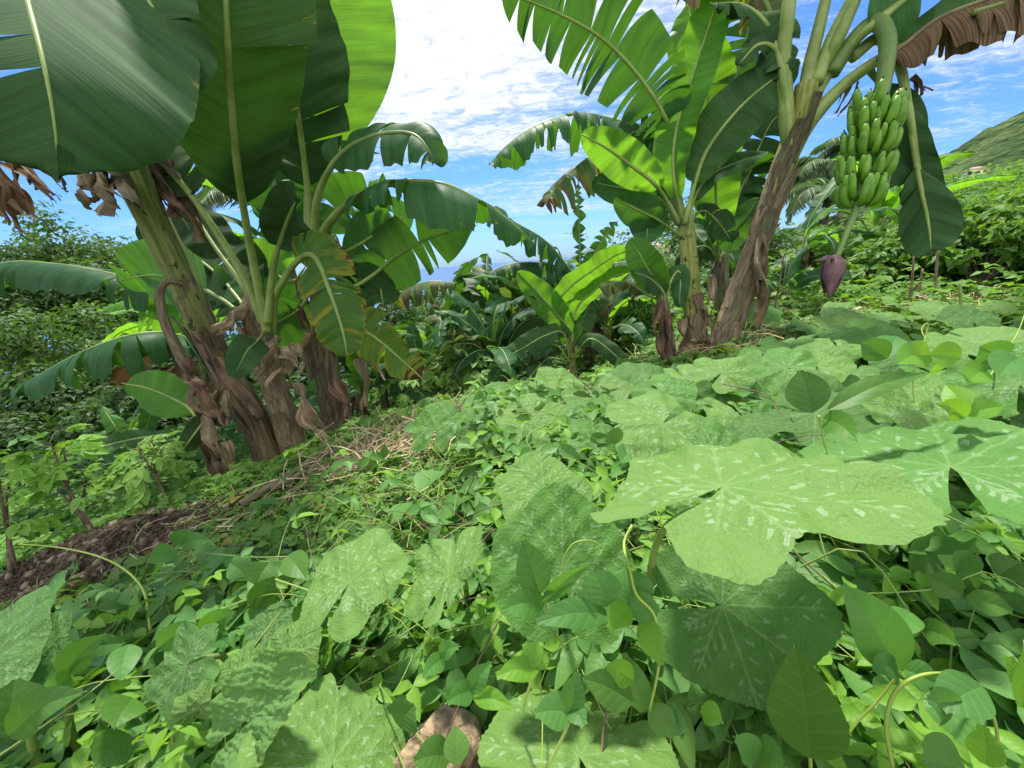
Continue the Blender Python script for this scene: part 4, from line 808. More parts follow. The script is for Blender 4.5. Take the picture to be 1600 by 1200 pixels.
# ------------------------------------------------------------------ generic smaller / farther banana plants
def gen_banana(label,base,h,nl,L,Wd,seed,lean=(0,0),mats=('ban_mature','ban_fresh','ban_mature','ban_old','ban_dark'),r=.1,tm='stem_brown',tears=8,dead=2,spread=1.0,droop=1.1,azs=None):
    rg=np.random.RandomState(seed);base=np.array(base,float)
    t=thing('banana_plant',label,'banana plant',base,'banana plants')
    top=base+np.array([lean[0],lean[1],h]);C,R=trunk(t,[base-[0,0,.15],(base+top)/2+rg.normal(0,.02,3),top],r,r*.6,tm,seed,world=True,n=22)
    for k in range(nl):
        a=(k*2.4+rg.uniform(-.3,.3)) if azs is None else math.radians(azs[k%len(azs)]+rg.uniform(-8,8))
        e=rg.uniform(.35,1.25) if k%3 else 1.35;l=L*rg.uniform(.75,1.1)
        d=np.array([math.sin(a),math.cos(a),0]);up=np.array([0,0,1.])
        p0=top-up*.1;p1=top+(d*math.cos(e)+up*math.sin(e))*l*.28
        e2=e-rg.uniform(.2,.5)*spread;p2_=p1+(d*math.cos(e2)+up*math.sin(e2))*l*.3
        e3=e2-rg.uniform(.3,.8)*spread;p3_=p2_+(d*math.cos(e3)+up*math.sin(e3))*l*.28
        e4=e3-rg.uniform(.2,.7)*spread;p4_=p3_+(d*math.cos(e4)+up*math.sin(e4))*l*.22
        mt=mats[rg.randint(len(mats))]
        BL(t,[p0,p1,p2_,p3_,p4_],Wd*rg.uniform(.8,1.1),.18,fc=0,roll=rg.uniform(-25,25),fold=rg.uniform(-5,20),droop=droop*rg.uniform(.4,1.3),tears=(rg.randint(0,tears+1),rg.randint(0,tears+1)),mat=mt,seed=seed*31+k,pr=r*.17,gap=.5,world=True,nw=6,n=34)
    for k in range(dead):
        a=rg.rand()*6.28;p=top-up*rg.uniform(0,.3)*h;q=p+np.array([math.sin(a)*r*2.2,math.cos(a)*r*2.2,-h*rg.uniform(.35,.6)])
        dead_rag(t,p+np.array([math.sin(a)*r*.7,math.cos(a)*r*.7,0]),q,r*.7,seed+k,mat='dead_sheath' if k%2 else 'stem_brown',world=True,crump=.02)
    return t
def onground(u,v,t,h=None):
    p=W(u,v,t);p[2]=float(ground(p[0],p[1]));return p
def crown_at(u,v,t):
    p=W(u,v,t);g=float(ground(p[0],p[1]));b=p.copy();b[2]=g;return b,max(.3,p[2]-g)
# mid-distance plant in the centre : lime suckers in front, torn arching leaves behind
m1=plant('young banana plant with upright lime green leaves standing in the centre gap',893,590,4.2)
C,R=trunk(m1,[(893,600,4.2),(892,560,4.15),(891,530,4.1)],.06,.04,'stem_green',31,n=18)
BL(m1,[(892,545,4.1),(888,515,4.05),(865,485,4.0),(838,455,4.0),(808,425,4.0)],.15,.15,fc=.9,fold=10,droop=.1,mat='ban_fresh',seed=121,pr=.014)
BL(m1,[(892,545,4.1),(872,480,4.0),(890,450,3.9),(930,420,3.8),(965,398,3.8),(1005,385,3.8)],.13,.25,fc=-.6,roll=15,fold=8,droop=.2,mat='ban_fresh',seed=122,pr=.014)
BL(m1,[(893,545,4.1),(900,485,4.0),(925,458,3.9),(960,432,3.85),(1010,420,3.8)],.11,.25,fc=-.5,roll=15,fold=8,droop=.2,mat='ban_fresh',seed=123,pr=.014)
BL(m1,[(892,550,4.1),(890,520,4.1),(890,490,4.1),(893,465,4.1)],.16,.15,fc=-.9,fold=0,droop=0,mat='ban_fresh',seed=124,pr=.012)
BL(m1,[(893,560,4.1),(900,520,4.1),(910,500,4.1),(925,470,4.1)],.14,.2,fc=.7,fold=5,droop=.3,mat='ban_dark',seed=125,pr=.012)
BL(m1,[(890,560,4.1),(880,520,4.0),(850,525,3.9),(815,545,3.85),(775,565,3.8)],.13,.2,fc=.7,fold=5,droop=.6,mat='ban_dark',seed=126,pr=.012,tears=3)
BL(m1,[(890,565,4.1),(870,540,4.0),(840,545,3.9),(800,560,3.85),(760,600,3.8)],.12,.2,fc=.6,fold=5,droop=.7,mat='ban_mature',seed=127,pr=.012,tears=4)
BL(m1,[(895,560,4.1),(920,530,4.0),(950,545,3.9),(985,580,3.8)],.10,.2,fc=.6,fold=5,droop=.6,mat='ban_dark',seed=128,pr=.012)
BL(m1,[(890,565,4.1),(860,560,4.0),(840,575,3.9),(800,625,3.7)],.10,.2,fc=.6,fold=5,droop=.7,mat='ban_mature',seed=129,pr=.012,tears=4)
m2=plant('banana plant with ragged brown trunk and comb-torn leaves arching behind the centre',925,570,5.4)
C,R=trunk(m2,[(928,575,5.4),(922,520,5.3),(912,460,5.2),(906,425,5.2)],.15,.09,'stem_brown',33,n=24)
BL(m2,[(908,450,5.2),(885,415,5.0),(850,375,4.9),(800,345,4.8),(765,320,4.8),(735,312,4.8)],0.42,.1,fc=.1,fold=-5,droop=1.8,mat='ban_mature',seed=131,pr=.02,tears=(14,14),gap=.5)
BL(m2,[(906,450,5.2),(885,425,5.1),(850,412,5.0),(800,412,5.0),(758,428,5.0)],0.45,.1,fc=.1,fold=-5,droop=1.8,mat='ban_mature',seed=132,pr=.02,tears=(14,14),gap=.4)
BL(m2,[(907,440,5.2),(906,400,5.2),(905,350,5.2),(903,285,5.1)],.10,.1,fc=.9,fold=10,droop=.2,mat='ban_mature',seed=133,pr=.02,tears=(14,14),gap=.9)
BL(m2,[(908,440,5.2),(925,405,5.2),(945,370,5.1),(965,345,5.0)],.13,.1,fc=-.5,fold=10,droop=.5,mat='ban_mature',seed=134,pr=.02,tears=(8,8),gap=.5)
BL(m2,[(910,450,5.2),(930,425,5.2),(970,410,5.1),(1020,418,5.0)],0.44,.1,fc=.1,fold=-5,droop=1.8,mat='ban_mature',seed=135,pr=.02,tears=(10,10),gap=.5)
BL(m2,[(910,455,5.2),(930,435,5.2),(970,435,5.1),(1015,460,5.0)],0.44,.1,fc=.1,fold=-5,droop=1.8,mat='ban_old',seed=136,pr=.02,tears=(12,12),gap=.5)
BL(m2,[(908,450,5.2),(880,430,5.3),(850,440,5.3),(800,470,5.2)],0.35,.1,fc=.1,fold=-5,droop=1.6,mat='ban_mature',seed=137,pr=.02,tears=(12,12),gap=.5)
for i,(a,b,wd) in enumerate([((915,470,5.1),(905,550,5.1),.1),((930,490,5.1),(935,560,5.1),.1),((950,520,5.2),(955,550,5.2),.06)]):dead_rag(m2,a,b,wd,i+110,mat='stem_brown')
b,h=crown_at(800,520,6.2);gen_banana('banana plant with drooping grey green leaves and dry trunk beside the lime one',b,h,9,1.7,.21,141,azs=[-80,-60,-110,-140,60,100,-30,-95,170],droop=.9,mats=('ban_mature','ban_dark','ban_old'))
b,h=crown_at(790,560,4.6);gen_banana('low banana plant with bent silvery leaves just beyond the squash bed edge',b,h*.8,7,1.05,.14,142,azs=[-80,-110,-150,-60,150,-130,70],droop=.9,mats=('ban_mature','ban_dark'),r=.06)
b,h=crown_at(662,610,5.2);gen_banana('small banana sucker with short paddle leaves right of the yellow burnt leaf',b,h*.7,7,.95,.12,143,mats=('ban_fresh','ban_mature'),r=.05,tears=0,dead=1,spread=.4,azs=[-20,30,60,100,-60,160,40])
b,h=crown_at(1370,345,6.0);gen_banana('banana plant with two stout trunks seen under the hanging bunch',b,h*.85,8,1.5,.17,144,mats=('ban_mature','ban_fresh'),azs=[-100,-70,80,110,180,150,0,-150],droop=.8,tears=4)
b,h=crown_at(1410,385,5.0);gen_banana('short banana plant with a drooping oval leaf right of the purple flower',b,h,6,.9,.13,145,mats=('ban_mature','ban_fresh'),azs=[-100,90,-60,150,190,60],droop=.8,tears=2)
b,h=crown_at(1255,370,5.2);gen_banana('low banana plant with a pointed bright leaf behind the fruiting trunk',b,h*.8,6,1.1,.15,146,mats=('ban_mature','ban_fresh'),azs=[80,100,-60,130,190,60],droop=.6,tears=2)
b,h=crown_at(1215,520,4.2);gen_banana('banana sucker with two broad leaves near the ground right of the fruiting trunk',b,.25,4,.75,.13,147,mats=('ban_mature',),azs=[70,110,-20,30],droop=.4,tears=1,dead=0,r=.04)
b,h=crown_at(560,600,4.4);gen_banana('shaded banana plant with dry sheaths between the dark trunk and the burnt leaf',b,h*.8,8,1.3,.16,148,mats=('ban_mature','ban_dark','ban_fresh'),azs=[90,120,40,-20,70,150,-60,20],droop=.9,tears=5,dead=3,r=.09)
b,h=crown_at(345,560,5.6);gen_banana('shaded banana plant seen between the two leaning left trunks',b,h,8,1.5,.2,149,mats=('ban_mature','ban_fresh','ban_fresh'),droop=.7,tears=4)
b,h=crown_at(190,680,5.2);gen_banana('low banana plant with short upright leaves behind the saplings on the left',b,h*.6,6,.9,.12,150,mats=('ban_fresh','ban_mature'),azs=[-60,60,-20,20,100,-120],droop=.5,tears=1,dead=1,r=.05,spread=.5)
b,h=crown_at(445,400,5.2);gen_banana('tall banana plant filling the gap behind the upright petioles',b,h,11,1.9,.26,151,mats=('ban_fresh','ban_mature','ban_mature'),droop=.6,tears=4,azs=[-90,-60,-120,90,60,120,0,180,-150,150,30])
b,h=crown_at(1150,470,5.0);gen_banana('banana plant half hidden between the slender and the fruiting trunks',b,h*.9,7,1.2,.16,152,mats=('ban_mature','ban_dark'),droop=.9,tears=4)

for i,(u,v,t,L,Wd,lb) in enumerate([(765,500,7.5,1.5,.2,'bright banana plant under the shore trees left of the lime one'),(860,480,8.5,1.6,.2,'banana plant with upright leaves far behind the lime one'),(960,480,7.2,1.3,.17,'small bright banana plant seen just left of the short sucker'),(690,560,6.4,1.1,.15,'young banana plant beside the pale lobed-leaf plants in the centre'),(600,600,4.3,.8,.12,'little banana sucker under the yellow burnt leaf')]):
    b,h=crown_at(u,v,t);gen_banana(lb,b,h,8,L,Wd,160+i,mats=('ban_fresh','ban_mature','ban_fresh'),tears=4,droop=.7,dead=1,r=.07,spread=.8)

for i,(u,v,t,L,Wd,az,lb) in enumerate([(770,555,4.4,1.1,.15,[-80,-40,60,110,-120,170,20],'low banana plant with bright leaves just beyond the crest left of the lime one'),(835,520,5.0,1.2,.16,[-60,40,90,-110,150,0],'banana plant tucked behind the lime one on its left side'),(950,520,4.9,1.0,.14,[70,-70,120,20,-30,170],'low banana plant between the lime one and the feathery bush'),(700,520,5.6,1.2,.17,[-80,-30,80,120,170,30],'banana plant standing in front of the dark round tree')]):
    b,h=crown_at(u,v,t);gen_banana(lb,b,h,8,L,Wd,180+i,mats=('ban_fresh','ban_mature','ban_mature','ban_old'),tears=6,droop=.8,dead=1,r=.06,spread=.9,azs=az)
# ------------------------------------------------------------------ trees and bushes
def tree_at(label,u,vtop,t,rx,n,mat,seed,leaf=.2,cat='tree',name='tree',clumps=26,rzf=.8,group='trees beyond the slope',th=.45):
    p=W(u,vtop,t);g=float(gfun(p[0],p[1]));b=np.array([p[0],p[1],g]);h=max(p[2]-g,.8)
    return tree(name,label,b,h,rx,min(rx*rzf,h*.48),n,mat,leaf,seed,group,clumps,th,cat=cat)
TA=tree_at
TA('dark bushy tree rising into the sky under the huge leaf at upper left',105,335,15,3.2,9000,'tree_mid',201,.22)
TA('dark tree behind the upper arching leaf at the left edge',10,385,14,3.2,8000,'tree_dark',202,.22)
TA('dark tree between the upper arching leaf and the leaning trunk',205,400,16,3.,8000,'tree_mid',203,.22)
TA('rounded pale green tree between the two arching leaves at far left',45,480,9,2.0,9000,'tree_mid',204,.15)
TA('shadowy tree under the lower arching leaf at the left',150,560,8.5,2.0,9000,'tree_dark',205,.15)
TA('deep green tree behind the lobed saplings',60,610,7.5,1.6,8000,'tree_dark',206,.13)
TA('dark tree filling the gap behind the left banana trunks',290,520,9.5,2.3,8000,'tree_dark',207,.17)
TA('dark tree low behind the dry hanging fronds',235,600,8,1.5,6000,'tree_dark',208,.13)
TA('tall dark tree closing the view between the leaning trunk and the left edge',140,395,19,3.8,7000,'tree_dark',231,.28)
TA('dark tree behind the pale peeling stem',400,500,9,2.2,8000,'tree_dark',232,.16)
TA('shaded tree seen under the burnt yellow leaf',540,540,8,1.8,8000,'tree_dark',233,.14)
TA('dark round tree below the comb-torn drooping leaf',650,470,14,2.6,9000,'tree_dark',211,.2)
TA('leafy tree just under the sea horizon left of centre',705,452,24,3.4,8000,'tree_mid',212,.3)
TA('pale tree top against the sea in the centre',745,435,32,4.2,8000,'tree_light',213,.4)
TA('dark tree beneath the sea behind the lime banana leaf',800,428,34,4.,7000,'tree_mid',214,.4)
TA('tree with round crown right under the horizon',860,425,30,4.,7000,'tree_mid',215,.38)
TA('dark tree behind the short centre banana plants',720,520,10.5,2.2,9000,'tree_dark',216,.16)
TA('dark tree right behind the torn centre leaves',840,505,11,2.2,8000,'tree_dark',217,.16)
TA('dark tree seen between the lime plant and the banana sucker',965,470,10,2.0,8000,'tree_dark',218,.16)
TA('dark tree behind the slender banana trunk',1040,450,13,2.6,7000,'tree_dark',219,.2)
TA('far tree on the shore slope below the small roofs',920,425,40,5,5000,'tree_mid',220,.5)
TA('far tree on the ridge beside the small roofs',1000,402,48,5.5,5000,'tree_mid',221,.55)
TA('far tree right of the small roofs',1090,398,42,5,5000,'tree_mid',222,.5)
TA('feathery light green bush between lime plant and sucker',1000,510,5.6,.75,7000,'thicket',223,.07,'bush','bush')
TA('small airy tree with open twigs between the two main right plants',1135,285,8,1.3,1500,'tree_mid',224,.15,clumps=30)
TA('leafy tree behind the fruiting trunk',1230,385,11,2.4,8000,'tree_mid',225,.18)
TA('mid green tree right of the fruiting trunk below the bunch',1290,410,9,1.8,8000,'tree_mid',226,.14)
TA('tree crown behind the bunch at the skyline',1350,350,16,2.8,6000,'tree_mid',227,.25)
TA('dark undergrowth tree behind the purple flower',1265,440,7.5,1.2,7000,'tree_dark',228,.1)
for i,(u,v,t,rx,n,mt,lb) in enumerate([(1440,365,6.5,1.1,7000,'thicket','vine covered bush left of the bank below the hanging leaf'),(1500,300,8.5,1.7,9000,'thicket','vine covered bush at the foot of the distant hill'),(1560,275,7.5,1.6,9000,'thicket','tallest vine covered bush under the hill at the right edge'),(1620,265,6.,1.5,9000,'thicket','vine covered bush cut by the right edge'),(1530,370,5.2,1.,8000,'tree_mid','darker bush in the middle of the right bank'),(1600,380,4.4,.9,8000,'thicket','near leafy bush at the right edge above the squash bed'),(1480,410,5.8,.8,6000,'thicket','low bush behind the bare stakes'),(1390,400,8.,1.2,6000,'tree_light','pale bush behind the short banana plants at right'),(1680,300,4.8,1.4,7000,'thicket','bush partly outside the frame at the right'),(1320,455,6.6,.7,4000,'thicket','low bush right below the purple flower'),(1450,440,4.9,.45,3500,'tree_mid','small bush beside the stakes on the bank'),(1475,345,4.3,.6,5000,'thicket','leafy bush at the right just below the dark hanging leaf'),(1560,315,4.0,.7,6000,'thicket','tall leafy bush right of the hanging leaf'),(1640,290,3.8,.8,6000,'thicket','large bush reaching past the right edge below the hill'),(1540,410,3.7,.4,3500,'thicket','low bush at the back edge of the right squash bed')]):
    TA(lb,u,v,t,rx,n,mt,240+i,.085 if t<7 else .12,'bush','bush',clumps=34,group='vine covered bushes on the right bank',rzf=.75,th=.3)
# ------------------------------------------------------------------ palms
def palm(label,u,v,t,L,nf,seed,trunk_r=.12,azs=None):
    p=W(u,v,t);g=float(gfun(p[0],p[1]));b=np.array([p[0],p[1],g]);rg=np.random.RandomState(seed)
    th=thing('coconut_palm',label,'palm',b,'coconut palms')
    C,_=spline([b-[0,0,.3],(b+p)/2+[.1,0,0],p],12);V,fs,uv=tube(C,np.linspace(trunk_r,trunk_r*.7,12),9,.04,1);mk('trunk',V,fs,M['bark'],th,uv)
    for k in range(nf):
        a=k*2.39+rg.rand()*.3;e=rg.uniform(-.2,1.2);l=L*rg.uniform(.8,1.1);d=np.array([math.sin(a),math.cos(a),0]);up=np.array([0,0,1.])
        pts=[p];ee=e
        for j in range(4):
            pts.append(pts[-1]+(d*math.cos(ee)+up*math.sin(ee))*l/4);ee-=.45
        C,_=spline(pts,30);T=tangents(C);S=nrm(np.cross(T,up));Nn=np.cross(S,T)
        k2=np.arange(2,30);PP=[];DD=[];NN=[];LL=[]
        for sd in (1,-1):
            for q in np.linspace(1.5,28.8,44):
                i=int(q);f=q/29;c=C[i]+(C[i+1]-C[i])*(q-i);PP.append(c);DD.append(S[i]*sd*.8+T[i]*.7-up*rg.uniform(.3,.7));NN.append(Nn[i]);LL.append(l*.34*math.sin(math.pi*(.1+.82*f))**.6)
        V,fs,uv,at=scatter(np.array(PP),np.array(DD),np.array(NN),np.array(LL),np.array(LL)*.09,'lance',1,seed)
        fr=mk('frond',V,fs,M['palm'],th,uv,at)
        V,fs,uv=tube(C,np.linspace(.03,.006,30)*L/2.2,5);mk('midrib',V,fs,M['midrib'],fr,uv)
palm('coconut palm with dark fronds behind the fruit bunch',1300,262,17,2.6,16,301)
palm('coconut palm with pale fronds lower left of the bunch',1292,300,13,1.7,14,302)
palm('coconut palm whose frond tops show above the fruit bunch',1325,232,24,2.3,12,303)
palm('small coconut palm with pale sweeping fronds in the centre valley',800,470,9,1.5,13,304)
palm('coconut palm partly hidden behind the left banana petioles',430,330,10,2.2,12,305)
# ------------------------------------------------------------------ far houses
def house(label,u,v,t,w_,d_,h_,wall,roof,seed,rz=.3):
    p=W(u,v,t);b=np.array([p[0],p[1],p[2]-h_*1.4]);th=thing('house',label,'house',b,'houses on the far ridge')
    c,s=math.cos(rz),math.sin(rz);Rz=np.array([[c,-s,0],[s,c,0],[0,0,1]])
    bx=lambda x0,x1,y0,y1,z0,z1:np.array([[x,y,z] for x in(x0,x1) for y in(y0,y1) for z in(z0,z1)],float)
    BF=[np.array([[0,1,3,2],[4,6,7,5],[0,4,5,1],[2,3,7,6],[0,2,6,4],[1,5,7,3]])]
    z0=-6.;V=bx(-w_/2,w_/2,-d_/2,d_/2,z0,h_)@Rz.T+b;mk('wall',V,BF,wall,th,np.zeros((8,2)),smooth=False)
    o=.5;a=h_+.003;rf=np.array([[-w_/2-o,-d_/2-o,a],[w_/2+o,-d_/2-o,a],[w_/2+o,d_/2+o,a],[-w_/2-o,d_/2+o,a],[-w_/2+d_/2,0,h_+d_*.28],[w_/2-d_/2,0,h_+d_*.28]])@Rz.T+b
    mk('roof',rf,[np.array([[0,1,5,4],[2,3,4,5]]),np.array([[1,2,5],[3,0,4]]),np.array([[3,2,1,0]])],roof,th,np.zeros((6,2)),smooth=False)
    for k in range(3):
        x=-w_/2+w_*(k+.5)/3;V=bx(x-.5,x+.5,-d_/2-.04,-d_/2+.02,h_*.35,h_*.8)@Rz.T+b;mk('window',V,BF,WIN,th,np.zeros((8,2)),smooth=False)
WIN=simple('dark window glass',(.02,.03,.04),(.04,.05,.07),2,.2);WALL=simple('painted render wall',(.6,.56,.5),(.72,.68,.62),2,.8);ROOF=simple('rusty red metal roof',(.42,.2,.15),(.55,.32,.26),3,.6)
house('small pink roofed house on the ridge left of the slender trunk',1022,385,85,9,6,2.6,WALL,ROOF,1)
house('pale house on the ridge right of the slender trunk',1098,372,90,8,6,2.6,WALL,ROOF,2,-.2)
house('grey walled house with reddish roof behind the hanging bunch',1400,333,42,6,4,2.2,WALL,ROOF,3,-.5)
house('pink roofed house up the slope right of the hanging leaf',1525,262,120,5,3.5,1.8,WALL,ROOF,4,-.5)
# ------------------------------------------------------------------ lobed-leaf saplings
def lobed(pos,d,n,size,seed):
    rg=np.random.RandomState(seed);ps=[];ds=[];ns=[];ls=[]
    n=nrm(n);Y=nrm(d-n*(d@n));X=np.cross(Y,n)
    for a,l in ((0,1),(40,.85),(-40,.85),(85,.5),(-85,.5)):
        a=math.radians(a+rg.uniform(-6,6));ps.append(pos);ds.append(Y*math.cos(a)+X*math.sin(a)-np.array([0,0,.15]));ns.append(n);ls.append(l*size*.75)
    return ps,ds,ns,ls
def sapling(label,bpx,tips,seed,mat='weed',size=.12,nl=16,spread=.28,rs=.012,name='sapling',grp='lobed-leaf saplings',cat='sapling'):
    rg=np.random.RandomState(seed);b=W(*bpx);b[2]=max(b[2]-.08,float(ground(b[0],b[1]))-.05) if abs(b[2]-float(ground(b[0],b[1])))<.5 else b[2]
    t=thing(name,label,cat,b,grp)
    for k,tp in enumerate(tips):
        e=W(*tp);C,L=spline([b+rg.normal(0,.02,3),(b+e)/2+rg.normal(0,.02,3),e],20);V,fs,uv=tube(C,np.linspace(rs,rs*.4,20),7);mk('stem',V,fs,M['twig'],t,uv)
        P=[];D=[];Nn=[];Ls=[];tb=[]
        for j in range(nl):
            f=1-.55*(j/nl)**1.2;c=C[int(f*19)];a=j*2.4+rg.rand();out=np.array([math.sin(a),math.cos(a),rg.uniform(.0,.5)])
            q=c+out*spread*rg.uniform(.35,1)*(.5+.6*j/nl);CC,_=spline([c,(c+q)/2+[0,0,.03],q],6);tb.append(tube(CC,np.linspace(.004,.002,6),4,0,0,False))
            x=lobed(q,np.array([out[0],out[1],-.25]),np.array([rg.normal(0,.35),rg.normal(0,.35)-.3,1.]),size*rg.uniform(.7,1.2),j+seed)
            P+=x[0];D+=x[1];Nn+=x[2];Ls+=x[3]
        V,fs,uv,_a=join(tb);mk('leaf_stalk',V,fs,M['greenstem'],t,uv)
        Ls=np.array(Ls);V,fs,uv,at=scatter(np.array(P),np.array(D),np.array(Nn),Ls,Ls*.55,'ovate',1,seed);mk('foliage',V,fs,M[mat],t,uv,at)
    return t
sapling('lobed-leaf sapling with bright top leaves on the left of the soil mound',(152,845,2.4),[(78,690,2.4),(100,700,2.5)],401,'bean_lime',0.15,12)
sapling('lobed-leaf sapling at the very left edge with crossed stems',(28,892,2.2),[(-5,730,2.2),(10,760,2.3)],402,'bean_lime',0.15,12)
sapling('lobed-leaf sapling with several thin stems behind the soil mound',(268,812,2.5),[(215,700,2.5),(240,690,2.6),(200,720,2.5)],403,'weed',0.14,11)
sapling('taller lobed-leaf sapling between the left saplings in the shade',(120,780,3.3),[(140,700,3.3),(60,730,3.3)],404,'weed_deep',0.18,12)
sapling('pale lobed-leaf plant in the centre below the burnt leaf',(655,640,4.0),[(640,580,4.0),(610,600,4.1)],405,'weed',0.15,12)
sapling('pale lobed-leaf plant in the centre beside the banana sucker',(722,620,4.2),[(722,540,4.2),(745,560,4.2),(700,560,4.3)],406,'thicket',0.24,16)
sapling('silvery lobed-leaf plant just right of the purple flower',(1380,480,4.4),[(1360,400,4.4),(1385,395,4.4),(1340,410,4.5)],407,'thicket',0.18,14)
sapling('thin sapling right of the brown fruiting trunk',(1198,505,3.6),[(1225,395,3.6)],408,'weed',.11,9,.2)
for i,(b_,tp,lb) in enumerate([((1418,492,3.4),(1428,400,3.4),'bare stake nearest the short banana trunk'),((1425,490,3.5),(1442,420,3.5),'bare stake leaning beside the first one'),((1455,494,3.3),(1466,385,3.3),'tall bare stake under the hanging leaf tip'),((1502,520,2.6),(1500,440,2.6),'thin pale green stake right of the others')]):
    a=W(*b_);c=W(*tp);a[2]-=.1;C,_=spline([a,(a+c)/2+[.015,0,0],c],16);V,fs,uv=tube(C,np.linspace(.014,.008,16),8,.1,i);o=mk('stake',V,fs,M['twig'] if i<3 else M['greenstem'],None,uv,org=a);tag(o,lb,'stake','stakes on the bank')
# ------------------------------------------------------------------ squash vines
def sq(name_parent,c,tip,size,nxy=(0,-.3),mat='squash',seed=0,snap=0,**k):
    if snap:
        _,t_=gpt(c[0],c[1],snap);c=(c[0],c[1],t_)
    """c,tip = photo points (u,v,t),(u,v): the tip ray meets the leaf plane"""
    C=W(*c);n=nrm(np.array([nxy[0],nxy[1],1.]));r=W(tip[0],tip[1],1.);t=(C@n)/(r@n)
    T=r*t
    y=T-C;s=np.linalg.norm(y) if size is None else size
    if t<0:y=-y
    o=squash_leaf('leaf',name_parent,C,n,y,s,mat,seed=seed,**k)
    b=C-n*s*.15+nrm(-y)*s*.3;g=float(ground(b[0],b[1]));b2=np.array([b[0]-.03,b[1]+.02,max(g,b[2]-.45)])
    CC,_=spline([C-n*.004,C-n*.06+nrm(-y)*.02,b*.5+b2*.5,b2],16);V,fs,uv=tube(CC,np.linspace(.005,.009,16),8,.05,1);mk('leaf_stalk',V,fs,M['greenstem'],o,uv)
    return o
def vine(label,c,grp='squash vines'): return thing('squash_vine',label,'squash vine',W(*c),grp)
v1=vine('squash vine with the two biggest white-speckled leaves right of centre',(1125,800,.6))
def sqf(v,c,n,phi,s,mat,seed,**k):
    C=W(*c);Z=nrm(np.array(n,float));a=nrm(np.array([0,1.,0])-Z*Z[1]);b=np.cross(Z,a);p=rad(phi);Y=a*math.cos(p)+b*math.sin(p)
    o=squash_leaf('leaf',v,C,Z,Y,s,mat,seed=seed,**k)
    b=C-Z*s*.2-Y*s*.2+np.array([0,.14 if mat!='squash_deep' else 0,0]);CC,_=spline([C-Z*.004,C-Z*.03+np.array([0,.02,0]),b*.5+np.array([b[0],b[1],b[2]-.3])*.5,np.array([b[0],b[1],max(b[2]-.5,float(ground(b[0],b[1])))])],16);V,fs,uv=tube(CC,np.linspace(.004,.008,16),8,.05,1);mk('leaf_stalk',V,fs,M['greenstem'],o,uv)
    return o
sqf(v1,(1128,758,.42),(-.2,.2,1),300,.170,'squash_light',501,nr=70,na=340,wavy=.12,cup=.10,lobes=.24,label='largest pale speckled leaf')
sqf(v1,(1485,728,.62),(-.22,.05,1),320,.205,'squash',502,nr=64,na=300,wavy=.10,cup=.10,lobes=.2)
sqf(v1,(1128,945,.52),(-.75,-.45,1),240,.122,'squash_deep',503,nr=60,na=300,wavy=.03,cup=.03,lobes=.12,label='deep green leaf facing the camera under the largest one')
v2=vine('squash vine with two round speckled leaves in the middle of the foreground',(880,880,.65))
sqf(v2,(880,888,.56),(.15,-1.0,1),0,.118,'squash',504,nr=60,na=280,wavy=.03,cup=.03,lobes=.08)
sqf(v2,(850,770,.72),(.15,-.45,1),0,.10,'squash_light',505,nr=40,na=200,wavy=.05)
sqf(v2,(905,1180,.48),(.15,.4,1),0,.14,'squash_light',506,nr=60,na=280,wavy=.04,ragged=1,lobes=.12)
v3=vine('squash vine with a speckled triangular leaf and a curled ragged leaf left of centre',(560,900,.8))
sqf(v3,(545,910,.70),(-.3,-.3,1),340,.12,'squash_light',507,nr=54,na=260,wavy=.06,lobes=.16)
sqf(v3,(700,900,.66),(-.75,-.1,1),320,.11,'squash_light',508,nr=54,na=260,wavy=.10,lobes=.22,ragged=4,fold=.25,label='ragged curled leaf')
sq(v3,(415,985,.8),(440,940),.06,(-.2,-.5),'squash_blue',509,ragged=3)
v4=vine('squash vine at the bottom edge with a notched speckled leaf and a crinkled yellow-rimmed leaf',(520,1150,.5))
sqf(v4,(520,1190,.50),(.6,.2,1),15,.125,'squash_light',510,nr=60,na=300,wavy=.05,lobes=.16,ragged=2)
sq(v4,(395,1120,.52),(490,1030),.11,(-.7,-.7),'squash_crinkle',511,nr=70,na=260,wavy=.08,crinkle=.6,fold=.25,lobes=.1,asp=.7,label='crinkled leaf with yellow green rim')
sq(v4,(290,1040,.66),(225,1075),.085,(-.3,-.8),'squash_blue',512,wavy=.10,lobes=.3,ragged=3)
sq(v4,(372,1065,.62),(350,1045),.06,(-.3,-.6),'squash_light',513,ragged=4)
sq(v4,(450,1030,.6),(470,1000),.06,(-.3,-.6),'squash_light',514,ragged=4)
